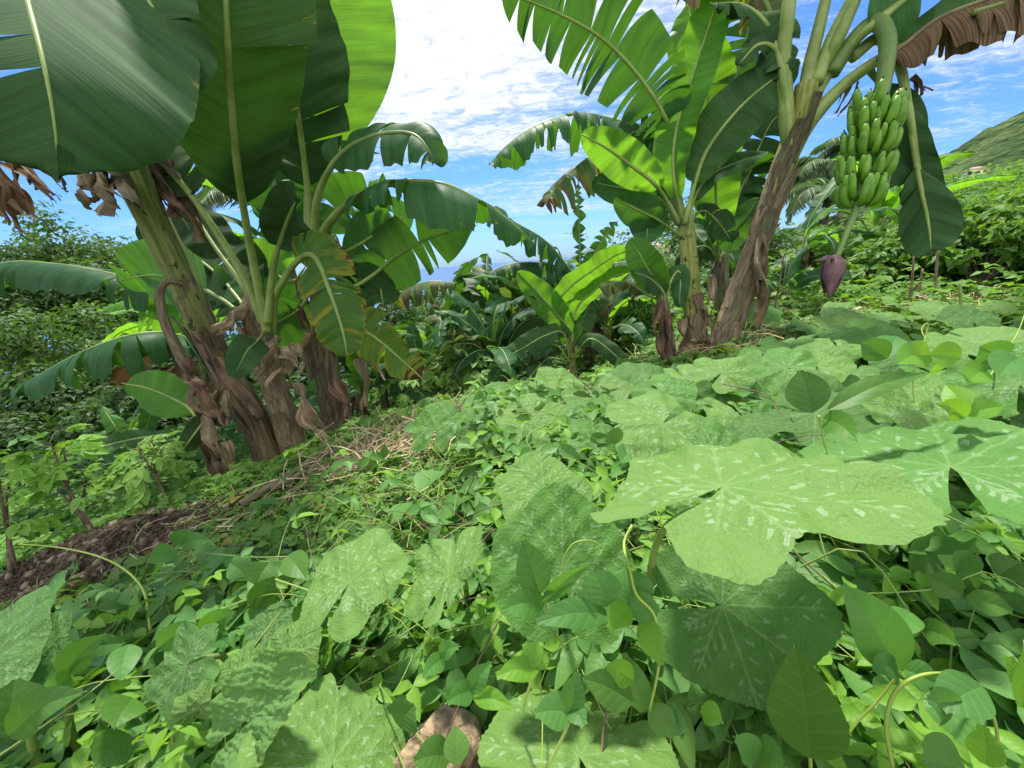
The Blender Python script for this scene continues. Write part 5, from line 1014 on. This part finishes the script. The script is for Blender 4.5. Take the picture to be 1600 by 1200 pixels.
# curled new leaf bud
cb=W(300,1110,.56);bt=[]
for k in range(4):
    bt.append(squash_leaf('young_leaf',v4,cb+np.array([.006*k,0,.004*k]),[math.cos(k*1.7)*1.2,-.8,.5],np.array([-.6+.3*k,.0,1.]),.024,'squash_light',nr=16,na=60,seed=520+k,cup=1.3,wavy=.25,crinkle=1))
v5=vine('squash vine with leaves tilted away at the lower left edge',(60,1000,.8))
sq(v5,(25,985,.78),(85,935),.12,(-.7,-.5),'squash',515,wavy=.06,lobes=.12)
sq(v5,(45,1045,.70),(120,1020),.10,(-.5,-.8),'squash_blue',516,wavy=.05)
sq(v5,(-20,1040,.66),(10,1000),.12,(-.3,-.8),'squash_blue',517,wavy=.05)
v6=vine('squash vine with small round leaves beside the straw heap in the middle distance',(720,660,2.0))
for i,(c,tp,s,nx,mt) in enumerate([((768,640,2.1),(780,615),.17,(-.1,-.6),'squash'),((682,668,1.9),(690,640),.15,(-.3,-.9),'squash'),((820,645,1.9),(835,625),.15,(.1,-.4),'squash_light'),((745,685,1.7),(760,665),.08,(.1,-.7),'squash_deep'),((862,622,2.2),(880,605),.14,(.1,-.5),'squash_light'),((815,680,1.6),(800,660),.12,(.1,-.5),'squash_light'),((910,570,2.9),(925,550),.16,(.2,-.6),'squash_light'),((925,655,1.7),(940,640),.14,(.1,-.45),'squash'),((880,660,1.7),(870,640),.12,(.1,-.5),'squash_light'),((870,600,2.7),(880,590),.14,(.2,-.6),'squash_light')]):
    sq(v6,c,tp,s,nx,mt,530+i,snap=.2,nr=22,na=90,wavy=.07)
v7=vine('squash vine leaves between the round foreground leaves and the middle bed',(1000,720,1.2))
for i,(c,tp,s,nx,mt) in enumerate([((990,610,1.9),(985,590),.17,(0,-.35),'squash_light'),((930,700,1.35),(950,680),.13,(.1,-.5),'squash'),((1150,645,1.5),(1155,620),.17,(0,-1.2),'squash_deep'),((1040,640,1.7),(1050,620),.15,(0,-.4),'squash_light'),((1000,655,1.5),(1010,640),.13,(0,-.5),'squash_light'),((930,790,.95),(950,770),.08,(0,-.3),'squash_light'),((1075,690,1.2),(1080,670),.12,(0,-.5),'squash_light')]):
    sq(v7,c,tp,s,nx,mt,550+i,snap=.24,nr=30,na=130,wavy=.07)
# the bed on the right : three vines, leaves spread over the bank
rg=np.random.RandomState(77);beds=[('squash vine covering the near part of the bank at the right edge',.75,1.25,[]),('squash vine covering the middle of the right bank',1.25,2.0,[]),('squash vine covering the far part of the right bank up to the fruiting trunk',2.0,3.3,[])]
placed=[]
for lb,t0,t1,_ in beds:
    vv=thing('squash_vine',lb,'squash vine',W(1350,600,(t0+t1)/2),'squash vines');cnt_=0
    for tr_ in range(1500):
        if cnt_>=46:break
        t=rg.uniform(t0,t1);u=rg.uniform(960,1680);v=rg.uniform(470,760);p=W(u,v,t)
        hh=p[2]-float(ground(p[0],p[1]))
        if not(.16-.06*(t>2)<hh<(.36 if t<1.9 else .22)) or (u<1180 and v<575) :continue
        if v>650 and t<1.0:continue
        if any(np.linalg.norm(p-q)<.15*(.8+t*.15) for q in placed):continue
        placed.append(p);cnt_+=1
        C=p;n=nrm([rg.normal(0,.28),rg.normal(-.35,.25),1]);a=rg.rand()*6.28
        big=t<1.4
        o=squash_leaf('leaf',vv,C,n,np.array([math.cos(a),math.sin(a),0]),rg.uniform(.10,.175),['squash_light','squash_light','squash','squash_deep'][rg.randint(4)],nr=34 if big else 18,na=150 if big else 76,seed=600+tr_,cup=rg.uniform(.05,.45),wavy=rg.uniform(.05,.12),ragged=rg.randint(0,3),lobes=rg.uniform(.08,.2))
        b=C+np.array([rg.normal(0,.04),rg.normal(0,.04),-hh+.02]);CC,_=spline([C-n*.003,(C+b)/2+rg.normal(0,.02,3),b],10);V,fs,uv=tube(CC,np.linspace(.004,.007,10),6);mk('leaf_stalk',V,fs,M['greenstem'],o,uv)
# ------------------------------------------------------------------ bean vine sprigs in the foreground
def sprig(label,c,leaves,stem=None,seed=0,cat='vine sprig'):
    """leaves: (u0,v0,t0, u1,v1,t1, halfwidth, fc, roll, material)"""
    t=thing('bean_vine',label,cat,W(*c),'bean vines')
    for k,l in enumerate(leaves):
        a=W(*l[0:3]);b=W(*l[3:6]);L=np.linalg.norm(b-a);mid=(a+b)/2+np.array([0,0,.07*L])
        C,_=spline([a,mid,b],18);V,fs,uv,at=blade(C,l[6],prof_ovate,l[7],l[8],14,.15,.25,0,seed*7+k,6,.0,.0)
        V=V+0.0;s=np.linspace(0,1,18);u=np.concatenate([np.repeat(s,7),np.repeat(s,7)]);q=np.concatenate([np.tile(np.linspace(0,1,7),18),np.tile(-np.linspace(0,1,7),18)])
        T=nrm(b-a);cm=nrm(-a)
        V=V+cm*(.03*L*(np.abs(q)**2*np.sin(u*9+k)+.25*np.abs(np.sin((u-.16*np.abs(q))*6*math.pi))*np.abs(q)))[:,None]*.5
        mk('leaf',V,fs,M[l[9]],t,np.stack([u,q],1),{'rnd':np.full(len(V),(k*.37+seed*.61)%1)})
        C2=C+cm*.0015;V,fs,uv=tube(C2,np.linspace(.0016,.0005,18),5);mk('midrib',V,fs,M['midrib'],t,uv)
    if stem:
        C,_=spline([W(*p) for p in stem],40);V,fs,uv=tube(C,np.linspace(.002,.0012,40),7);mk('stem',V,fs,M['vine'],t,uv)
    return t
S_=sprig
S_('large oval bean leaf with a second pointed leaf behind, lower right corner area',(1260,1120,.42),[(1265,1178,.42,1240,1008,.40,.036,1,0,'bean_deep'),(1400,1045,.43,1312,912,.44,.030,1,20,'bean'),(1395,1045,.43,1360,1050,.40,.014,1,0,'bean'),(1410,1045,.43,1455,1065,.42,.016,1,0,'bean')],[(1265,1178,.42),(1275,1230,.45),(1330,1140,.46),(1372,1095,.45),(1410,1045,.43)],1)
S_('three bean leaves standing above the big speckled leaf at right',(1270,650,.75),[(1268,645,.72,1250,580,.74,.036,1,0,'bean_deep'),(1295,642,.72,1445,585,.70,.022,1,-25,'bean_deep'),(1290,655,.72,1340,690,.62,.024,1,0,'bean_deep')],[(1280,650,.72),(1290,700,.75),(1310,760,.8)],2)
S_('three lime bean leaves lying on the squash bed near the right edge',(1505,650,.7),[(1508,645,.68,1480,604,.72,.02,1,0,'bean_lime'),(1505,650,.68,1462,632,.66,.019,1,10,'bean_lime'),(1512,650,.68,1565,635,.66,.018,1,-10,'bean_lime')],None,3)
S_('tall curling bean shoot with folded leaves above the right squash bed',(1430,600,1.0),[(1450,555,.95,1400,570,.9,.036,1,10,'bean_lime'),(1452,555,.95,1500,560,.92,.034,1,-10,'bean_lime'),(1385,560,1.0,1345,535,1.02,.034,1,0,'bean'),(1385,560,1.0,1400,528,1.05,.04,1,0,'bean')],[(1428,630,1.0),(1428,580,1.0),(1445,530,1.0),(1450,505,1.0),(1440,515,1.0),(1449,535,.98)],4)
S_('bean sprig with an upright oval leaf in front of the middle round squash leaf',(850,930,.48),[(842,925,.47,818,842,.47,.022,1,0,'bean'),(850,935,.47,918,880,.44,.012,1,30,'bean'),(848,940,.47,780,955,.44,.017,1,0,'bean')],[(850,930,.47),(855,960,.5),(880,1010,.55)],5)
S_('bean sprig with wide pale leaves below the middle round squash leaf',(940,950,.44),[(948,945,.44,925,888,.45,.024,1,0,'bean'),(945,960,.44,838,975,.41,.017,1,15,'bean'),(985,945,.46,978,890,.48,.030,1,0,'bean'),(985,955,.45,1030,950,.44,.018,1,0,'bean'),(980,950,.44,950,985,.41,.014,1,0,'bean_lime'),(1005,970,.44,1035,1040,.40,.015,1,10,'bean_lime')],[(988,820,.50),(975,850,.49),(985,895,.45),(995,930,.44),(1022,960,.43),(1030,1010,.42),(1028,1050,.42),(1015,1110,.43)],6)
S_('small three-leaf sprig lying on the bottom squash leaf',(895,1110,.38),[(893,1105,.37,903,1047,.37,.012,1,0,'bean'),(890,1112,.37,835,1115,.36,.015,1,0,'bean'),(897,1108,.37,915,1138,.35,.010,1,0,'bean')],[(895,1108,.37),(880,1150,.40),(855,1200,.42)],7)
S_('lime bean sprig beside the bright leaves left of the bottom centre',(835,1045,.45),[(840,1040,.44,820,1005,.45,.014,1,0,'bean_lime'),(838,1045,.44,775,1058,.42,.013,1,10,'bean_lime'),(842,1045,.44,850,1018,.45,.008,1,20,'bean_lime')],[(840,1045,.44),(825,1080,.46),(815,1120,.5)],8)
S_('pointed leafy shoot beside the brown rock',(700,1060,.5),[(735,1080,.48,695,1100,.44,.014,1,0,'bean'),(735,1078,.48,768,1035,.48,.013,1,0,'bean'),(740,1085,.48,800,1105,.46,.012,1,0,'bean_lime'),(690,1030,.52,660,1060,.48,.013,1,0,'bean'),(690,1020,.52,720,1010,.5,.012,1,0,'bean')],None,9)
S_('broad dark bean leaves at the lower left corner',(60,1130,.6),[(15,1150,.56,25,1062,.58,.04,1,0,'bean_deep'),(20,1145,.56,135,1080,.52,.026,1,-10,'bean_deep'),(205,1095,.60,178,1140,.55,.03,1,0,'bean_deep'),(200,1150,.58,150,1200,.54,.03,1,0,'bean_deep'),(100,1050,.66,165,990,.66,.026,1,0,'bean_deep'),(110,1060,.66,60,1100,.6,.02,1,0,'bean')],None,10)
S_('bean vine crossing the soil at left with pairs of pointed leaves',(240,1010,.8),[(200,1010,.78,190,1065,.72,.026,1,0,'bean'),(195,1005,.78,120,1020,.76,.02,1,0,'bean'),(250,1010,.76,315,975,.74,.024,1,0,'bean'),(320,990,.74,370,955,.72,.026,1,0,'bean'),(330,995,.74,360,1010,.70,.018,1,0,'bean'),(275,850,1.1,300,830,1.1,.03,1,0,'bean'),(270,855,1.1,240,880,1.05,.03,1,0,'bean'),(285,850,1.1,330,845,1.08,.025,1,0,'bean')],None,11)
S_('deep green bean leaves between the soil and the triangular squash leaf',(400,930,.85),[(420,880,.9,400,915,.86,.04,1,0,'bean_deep'),(450,870,.9,478,905,.84,.03,1,0,'bean_deep'),(400,950,.85,430,900,.86,.03,1,0,'bean_deep'),(470,975,.75,485,940,.76,.022,1,0,'bean_deep'),(500,960,.76,510,985,.7,.014,1,0,'bean_deep'),(385,900,1.0,360,880,1.0,.03,1,0,'bean')],None,12)
S_('pair of heart shaped bean leaves in the gap above the largest squash leaf',(980,690,1.1),[(975,690,1.08,945,700,1.02,.04,1,0,'bean_deep'),(985,690,1.08,1015,680,1.1,.036,1,0,'bean_deep'),(985,705,1.05,970,725,.98,.03,1,0,'bean')],None,13)
S_('bean leaves under the right edge of the largest squash leaf',(1480,950,.6),[(1500,930,.58,1450,900,.6,.022,1,0,'bean_deep'),(1510,935,.58,1580,955,.55,.018,1,0,'bean_deep'),(1530,900,.62,1500,880,.64,.022,1,0,'bean'),(1420,960,.55,1400,1000,.5,.018,1,0,'bean'),(1560,900,.62,1590,880,.62,.025,1,0,'bean_deep'),(1450,985,.55,1500,1010,.5,.018,1,0,'bean_deep')],None,14)
S_('bean vine with an arching yellow green stem in the lower right corner',(1500,1150,.38),[(1530,1075,.37,1470,1110,.36,.020,1,0,'bean'),(1480,1110,.37,1440,1090,.36,.018,1,0,'bean'),(1500,1200,.33,1440,1190,.33,.022,1,0,'bean_deep'),(1540,1190,.34,1535,1130,.34,.012,1,0,'bean_lime'),(1480,1080,.40,1500,1160,.37,.022,1,0,'bean'),(1590,1100,.36,1600,1000,.36,.012,1,40,'bean_lime'),(1600,1080,.36,1575,1025,.37,.007,1,0,'bean_lime'),(1180,1180,.40,1145,1150,.40,.015,1,0,'bean'),(1195,1180,.40,1230,1200,.37,.018,1,0,'bean')],[(1395,1200,.36),(1385,1130,.37),(1400,1080,.38),(1440,1055,.38),(1495,1055,.38),(1530,1080,.37),(1555,1130,.36),(1560,1190,.36)],15)
S_('pointed dark leaves between the deep green squash leaf and the sprig over the bottom leaf',(1000,1080,.45),[(1005,1110,.44,975,1020,.46,.016,1,0,'bean_deep'),(985,1095,.44,910,1060,.44,.02,1,0,'bean_deep'),(985,1060,.44,945,1040,.43,.014,1,0,'bean_lime'),(1015,1100,.44,1050,1150,.42,.016,1,0,'bean_deep'),(1060,1150,.42,1050,1100,.44,.01,1,0,'bean'),(1130,1130,.42,1100,1110,.44,.013,1,0,'bean_lime')],None,16)
S_('dark glossy leaves pressed against the right side of the brown rock',(700,1180,.45),[(700,1180,.42,645,1190,.40,.018,1,0,'bean_deep'),(715,1195,.40,712,1140,.42,.014,1,0,'bean_deep'),(625,1130,.46,650,1100,.46,.022,1,0,'bean_deep')],None,17)
S_('bean leaves climbing at the far right above the squash bed',(1560,550,1.2),[(1480,570,1.1,1455,560,1.1,.05,1,0,'bean_lime'),(1560,560,1.2,1530,540,1.2,.05,1,0,'bean'),(1590,560,1.1,1560,590,1.05,.05,1,0,'bean'),(1540,580,1.1,1510,600,1.05,.04,1,0,'bean_lime')],[(1545,590,1.15),(1565,560,1.2),(1590,520,1.25),(1603,485,1.3)],18)
S_('dark compound leaves low beside the straw in front of the left trunks',(560,740,2.0),[(600,730,1.9,560,725,1.85,.03,1,0,'bean_deep'),(600,730,1.9,640,720,1.85,.03,1,0,'bean_deep'),(600,728,1.9,602,695,1.9,.03,1,0,'bean_deep'),(598,735,1.9,585,750,1.8,.035,1,0,'bean_deep'),(605,720,1.9,628,705,1.9,.025,1,0,'bean_deep'),(595,720,1.9,575,705,1.9,.025,1,0,'bean_deep')],[(600,765,1.95),(602,730,1.9),(602,710,1.9)],19)
# tendrils
def tendril(label,pts,r=.0022,m_='vine',cat='tendril'):
    C,_=spline([W(*p) for p in pts],60);V,fs,uv=tube(C,np.linspace(r,r*.5,60),7);o=mk('tendril',V,fs,M[m_],None,uv,org=W(*pts[0]));tag(o,label,cat,'loose tendrils')
tendril('pale tendril arching over the soil mound',[(235,985,1.0),(225,925,1.05),(195,890,1.1),(150,868,1.15),(90,855,1.2),(30,850,1.25)],.0032)
tendril('thin tendril rising from the curled ragged squash leaf',[(608,955,.6),(600,900,.6),(588,880,.6),(570,888,.6)],.0013)
tendril('dark thin stem crossing below the triangular squash leaf',[(430,905,.75),(500,930,.72),(560,965,.68),(595,985,.66)],.0018,'greenstem')
tendril('small hooked tendril on the middle round squash leaf',[(882,930,.50),(880,880,.51),(895,850,.51),(925,845,.51),(948,862,.51)],.0012)
tendril('long thin stem lying in the lower left corner',[(0,1180,.6),(60,1140,.62),(130,1090,.64),(180,1050,.68)],.0025,'greenstem')
tendril('thin dark stem bent over the right squash leaf',[(1130,600,1.1),(1190,615,1.0),(1215,640,.9),(1228,655,.85)],.002,'twig')
tendril('curly tendril on the squash bed left of the fruiting trunk base',[(1000,580,1.9),(1060,590,1.8),(1130,600,1.6),(1150,590,1.6),(1158,640,1.5)],.003)
tendril('curved blade of grass across the left foreground leaves',[(575,985,.66),(540,965,.68),(480,965,.7),(430,995,.7)],.003,'vine')
# ------------------------------------------------------------------ rock, stones, straw
def rock(label,u,v,t,s,seed,mat='rock',name='rock',flat=.7,group=None,cat='rock',world=None):
    bm_n=22;th=np.linspace(0,math.pi,bm_n);ph=np.linspace(0,2*math.pi,bm_n*2,endpoint=False)
    A,B=np.meshgrid(th,ph,indexing='ij');d=np.stack([np.sin(A)*np.cos(B),np.sin(A)*np.sin(B),np.cos(A)],-1).reshape(-1,3)
    rg=np.random.RandomState(seed);r=np.ones(len(d))
    for k in range(9):
        n=nrm(rg.normal(size=3));c=rg.uniform(.62,.9);x=d@n;r=np.where(x*r>c,c/np.maximum(x,1e-3),r)
    r=r*(1+.03*vnoise(d[:,0]*9,d[:,1]*9+d[:,2]*7,1,seed)+.012*rg.normal(size=len(r)))
    c=W(u,v,t) if world is None else world
    V=c+d*r[:,None]*np.array(s)*[1,1,flat];o=mk(name,V,[grid_faces(bm_n,bm_n*2,True)[:,::-1]],M[mat],None,None,org=c);tag(o,label,cat,group);return o
rock('brown rock half hidden under leaves at the bottom edge',680,1195,.56,(.085,.07,.085),3,flat=.8)
rock('pale brown stone lying on the right bank',1360,492,3.6,.2,4,'straw','rock',.4)
rock('small stone at the foot of the soil mound',125,905,1.75,.04,5,'rock','rock',.6)
rg=np.random.RandomState(9)
def stones(name,label_n,n,cx,cy,sx,sy,s0,s1,mat,seed):
    rg=np.random.RandomState(seed);P=[]
    x=cx+rg.normal(0,sx,n);y=cy+rg.normal(0,sy,n);z=gfun(x,y)
    out=[]
    for i in range(n):
        d=rg.normal(size=(1,3));s=rg.uniform(s0,s1)
        A=np.array([[1,0,0],[-1,0,0],[0,1,0],[0,-1,0],[0,0,1],[0,0,-1]],float)*s*rg.uniform(.6,1.3,(6,1));q=rg.normal(size=(3,3));q,_=np.linalg.qr(q)
        F_=np.array([[0,2,4],[2,1,4],[1,3,4],[3,0,4],[2,0,5],[1,2,5],[3,1,5],[0,3,5]])
        out.append((A@q.T+[x[i],y[i],z[i]+s*.3],[F_],np.zeros((6,2))))
    V,fs,uv,_=join(out);o=mk(name,V,fs,M[mat],None,uv,smooth=False);tag(o,kind='stuff')
M['clod']=simple('soil clod',(.035,.025,.015),(.11,.08,.048),14,.95,(1,1,1),.8);M['pebble']=simple('pebble',(.13,.10,.065),(.30,.24,.16),9,.8)
stones('soil_clods','',5200,-2.4,1.85,.6,.28,.003,.014,'clod',5)
stones('soil_clods','',260,-2.4,1.85,.5,.25,.015,.035,'clod',8)
stones('soil_clods','',900,-1.5,1.25,.4,.25,.004,.016,'clod',6)
stones('pebbles','',160,-2.3,1.75,.6,.3,.012,.035,'pebble',7)
def straw(name,pts,n,seed,mat='straw',L=(.05,.3),r=.0025,sp=.25,z=.04,kind='stuff'):
    rg=np.random.RandomState(seed);out=[];pts=np.array(pts)
    for i in range(n):
        a=pts[rg.randint(len(pts))];x=a[0]+rg.normal(0,sp);y=a[1]+rg.normal(0,sp*.8);l=rg.uniform(*L);th=rg.normal(.4,.9);zz=float(gfun(x,y))+abs(rg.normal(0,z))
        d=np.array([math.cos(th),math.sin(th),rg.normal(.15,.12)])*l;p=np.array([x,y,zz])
        C,_=spline([p,p+d*.5+rg.normal(0,.02,3),p+d],5);rr=r*rg.uniform(.5,2)
        out.append(tube(C,np.full(5,rr),3,0,0,False))
    V,fs,uv,_=join(out);o=mk(name,V,fs,M[mat],None,uv);tag(o,kind=kind)
def G(u,v):
    p,t=gpt(u,v);return p[:2]
straw('dry_straw',[G(560,740),G(620,715),G(700,690),G(660,700),G(740,690)],2600,11,L=(.05,.35),sp=.22)
straw('dry_straw',[G(900,615),G(870,640),G(930,600),G(850,650)],600,12,L=(.04,.25),sp=.2)
straw('dry_straw',[G(1060,560),G(1120,560),G(1160,555),G(1270,505),G(1400,490),G(1480,485),G(1440,500)],1100,13,L=(.05,.3),sp=.25,z=.06)
straw('dry_straw',[G(250,930),G(280,880),G(330,860),G(300,900)],140,14,L=(.03,.2),sp=.25,r=.0018)
straw('twigs',[(-.3,.9),(.3,.9),(.8,1.),(-1,.9),(1.2,1.2)],500,15,'twig',L=(.05,.3),r=.002,sp=.35)
for i,(a,b_,lb) in enumerate([((380,800),(560,700),'long dry stalk on the ground in front of the left trunks'),((430,775),(520,740),'short pale stalk on the left straw heap'),((640,745),(780,670),'dry stalk across the middle straw heap'),((1060,560),(1180,550),'dry sheath piece lying at the foot of the fruiting trunk'),((470,820),(520,790),'pale broken stalk below the straw heap')]):
    pa,_=gpt(*a);pb,_=gpt(*b_);C,_=spline([pa+[0,0,.05],(pa+pb)/2+[0,0,.07],pb+[0,0,.05]],20);V,fs,uv=tube(C,np.linspace(.022,.012,20),8,.15,i);o=mk('dry_stalk',V,fs,M['stem_pale'],None,uv,org=pa);tag(o,lb,'dry stalk','dry stalks on the ground')
# ------------------------------------------------------------------ ground cover (nobody could count it)
def cover(name,n,region,hmax,size,mat,seed,kind_='ovate',lod=0,tri=True,wr=.55,rmin=.35,rmax=9,az=(-84,84),hmin=0.,stems=False,tilt=.45,hp=1.,dens=None):
    rg=np.random.RandomState(seed);m_=n*4
    a=np.radians(rg.uniform(az[0],az[1] if az[1]!=72 else 84,m_));R=rmin*(rmax/rmin)**rg.rand(m_)
    x=R*np.sin(a);y=R*np.cos(a)
    g=gfun(x,y);cl=vnoise(x,y,6,seed)*.5+vnoise(x,y,17,seed+2)*.5
    h=(hmin+(hmax-hmin)*rg.rand(m_)**hp*(1+.8*cl)*np.clip(.55+R*.25,.5,1.2))*(1-.62*sst(1.5,2.3,R)*(1-sst(4,5.5,R)))
    P=np.stack([x,y,g+np.maximum(h,.01)],1);u,v,t=proj(P)
    k=(t>.05)&(u>-1500)&(u<3000)&(v<2200)&(np.linalg.norm(P,axis=1)>.36)
    if region is not None:k&=region(x,y,u,v,t,rg,P)
    if dens is not None:k&=(rg.rand(m_)<dens(cl))
    inf=(u[k]>-250)&(u[k]<1850)&(v[k]<1350);lim=np.searchsorted(np.cumsum(inf),n);P=P[k][:lim];cnt=len(P);s=size*rg.uniform(.6,1.35,cnt)*(np.clip(.75+t[k][:lim]*.09,.7,1.5) if rmin<10 else np.clip(t[k][:lim]/40,.45,3))
    az_=rg.rand(cnt)*6.283;nn=nrm(np.stack([rg.normal(0,tilt,cnt),rg.normal(-.2,tilt,cnt),np.ones(cnt)],1))
    PP=[];DD=[];NN=[];SS=[]
    for j,(da,sc_) in enumerate(((0,1.),(1.75,.9),(-1.75,.9)) if tri else ((0,1.),)):
        aa=az_+da+rg.normal(0,.15,cnt);d=np.stack([np.cos(aa),np.sin(aa),rg.normal(-.15,.25,cnt)],1)
        PP.append(P);DD.append(d);NN.append(nn+rg.normal(0,.15,(cnt,3)));SS.append(s*sc_)
    SS=np.concatenate(SS);V,fs,uv,at=scatter(np.vstack(PP),np.vstack(DD),np.vstack(NN),SS,SS*wr,kind_,lod,seed)
    o=mk(name,V,fs,M[mat],None,uv,at,smooth=lod>0);tag(o,kind='stuff')
    if stems:
        q=P[::2];b=q+np.stack([rg.normal(0,.03,len(q)),rg.normal(0,.03,len(q)),-np.full(len(q),hmax)],1);b[:,2]=np.maximum(b[:,2],gfun(b[:,0],b[:,1])-.01)
        w_=.0012*np.clip(proj(q)[2],.5,4)[:,None]*np.array([[1,0,0]]);V=np.stack([q-w_,q+w_,b+w_,b-w_],1).reshape(-1,3)
        o=mk(name+'_stems',V,[np.arange(len(q)*4).reshape(-1,4)],M['greenstem'],None,None);tag(o,kind='stuff')
def not_soil(x,y,u,v,t,rg,P):
    d1=((x+2.35)/.9)**2+((y-1.75)/.38)**2;d2=((x+1.45)/.5)**2+((y-1.2)/.22)**2
    sf=np.exp(-(((u-620)/170)**2+((v-705-(620-u)*.25)/38)**2))+np.exp(-(((u-900)/60)**2+((v-615)/28)**2))
    return (rg.rand(len(x))>np.maximum(np.exp(-d1)*1.5,np.exp(-d2)*.75))&(rg.rand(len(x))>sf*.9)
near=lambda x,y,u,v,t,rg,P:not_soil(x,y,u,v,t,rg,P)
big=lambda x,y,u,v,t,rg,P:not_soil(x,y,u,v,t,rg,P)&((rg.rand(len(x))<.12)|(v>870)|(u>740+(v-700)*.1))
cover('undergrowth',4200,big,.22,.085,'bean_deep',21,lod=1,rmin=.45,rmax=2.4,wr=.58,stems=True)
cover('undergrowth',2600,big,.30,.070,'bean',22,lod=1,rmin=.45,rmax=2.2,wr=.55,hmin=.06,stems=True)
cover('undergrowth',700,big,.34,.055,'bean_lime',23,lod=1,rmin=.45,rmax=2.4,wr=.5,hmin=.12)
cover('weeds',9000,near,.10,.026,'weed',24,rmin=.6,rmax=4.5,wr=.6,stems=True)
cover('weeds',9000,near,.14,.045,'weed',25,rmin=1.3,rmax=7,wr=.6)
cover('weeds',6000,near,.12,.045,'weed_deep',26,rmin=1.3,rmax=8,wr=.55)
cover('slope_plants',16000,near,.25,.075,'weed',27,rmin=3.0,rmax=14,wr=.7)
cover('slope_plants',9000,lambda x,y,u,v,t,rg,P:(x<2)|(t>7),.7,.11,'weed_deep',28,rmin=5,rmax=26,wr=.6,hp=.7)
cover('slope_plants',7000,lambda x,y,u,v,t,rg,P:(x>4)&(t>5),.5,.09,'thicket',29,rmin=4,rmax=14,wr=.7,az=(30,72))
cover('bank_plants',7000,lambda x,y,u,v,t,rg,P:(x>1.2),.16,.05,'weed',30,rmin=1.8,rmax=7,wr=.65,az=(20,72))
cover('valley_forest',30000,lambda x,y,u,v,t,rg,P:(y>8),2.6,.36,'tree_mid',31,rmin=13,rmax=140,wr=.7,tri=False,hp=.5,az=(-65,30))
cover('valley_forest',20000,lambda x,y,u,v,t,rg,P:(y>8),2.9,.36,'tree_dark',32,rmin=13,rmax=140,wr=.7,tri=False,hp=.6,az=(-65,30))
cover('grass',2600,near,.05,.16,'grass',33,kind_='lance',lod=1,rmin=.9,rmax=6,wr=.05,tri=True,tilt=.9)

cover('undergrowth',1500,big,.26,.10,'bean_deep',41,kind_='lance',lod=1,rmin=.45,rmax=3.,wr=.42,tri=False,hmin=.05,tilt=.7)
cover('undergrowth',900,big,.24,.12,'bean',42,kind_='ovate',lod=1,rmin=.5,rmax=3.2,wr=.85,tri=False,hmin=.08,tilt=.35)
cover('weeds',500,near,.12,.05,'weed_yellow',43,lod=1,rmin=.5,rmax=4,wr=.6,tri=False)
def tangle(n,seed,mat,r,rmin=.5,rmax=3.2,hm=.26,L=(.12,.5)):
    rg=np.random.RandomState(seed);out=[]
    for i in range(n):
        a=math.radians(rg.uniform(-65,65));R=rmin*(rmax/rmin)**rg.rand();x=R*math.sin(a);y=R*math.cos(a);z=float(gfun(x,y))+rg.uniform(.02,hm)*(.4 if R>1.6 else 1)
        if math.sqrt(x*x+y*y+z*z)<.45:continue
        th=rg.rand()*6.28;l=rg.uniform(*L);p=np.array([x,y,z]);d=np.array([math.cos(th),math.sin(th),0])*l
        C,_=spline([p,p+d*.35+[0,0,rg.uniform(0,.06)],p+d*.7+rg.normal(0,.04,3),p+d+[0,0,rg.uniform(-.08,.02)]],12);out.append(tube(C,np.linspace(r,r*.5,12),4,0,0,False))
    V,fs,uv,_=join(out);o=mk('tangled_stems',V,fs,M[mat],None,uv);tag(o,kind='stuff')
tangle(420,51,'greenstem',.0018);tangle(260,52,'vine',.0012);tangle(160,53,'twig',.0018)
cover('weeds',16000,near,.09,.022,'weed',44,rmin=.7,rmax=4.5,wr=.5,az=(-72,20))
cover('weeds',3500,near,.14,.03,'bean_lime',45,rmin=.7,rmax=4,wr=.6,az=(-72,30),stems=True)

cover('grass',1500,big,.08,.24,'grass',46,kind_='lance',lod=1,rmin=.5,rmax=3,wr=.045,tri=True,tilt=.9)
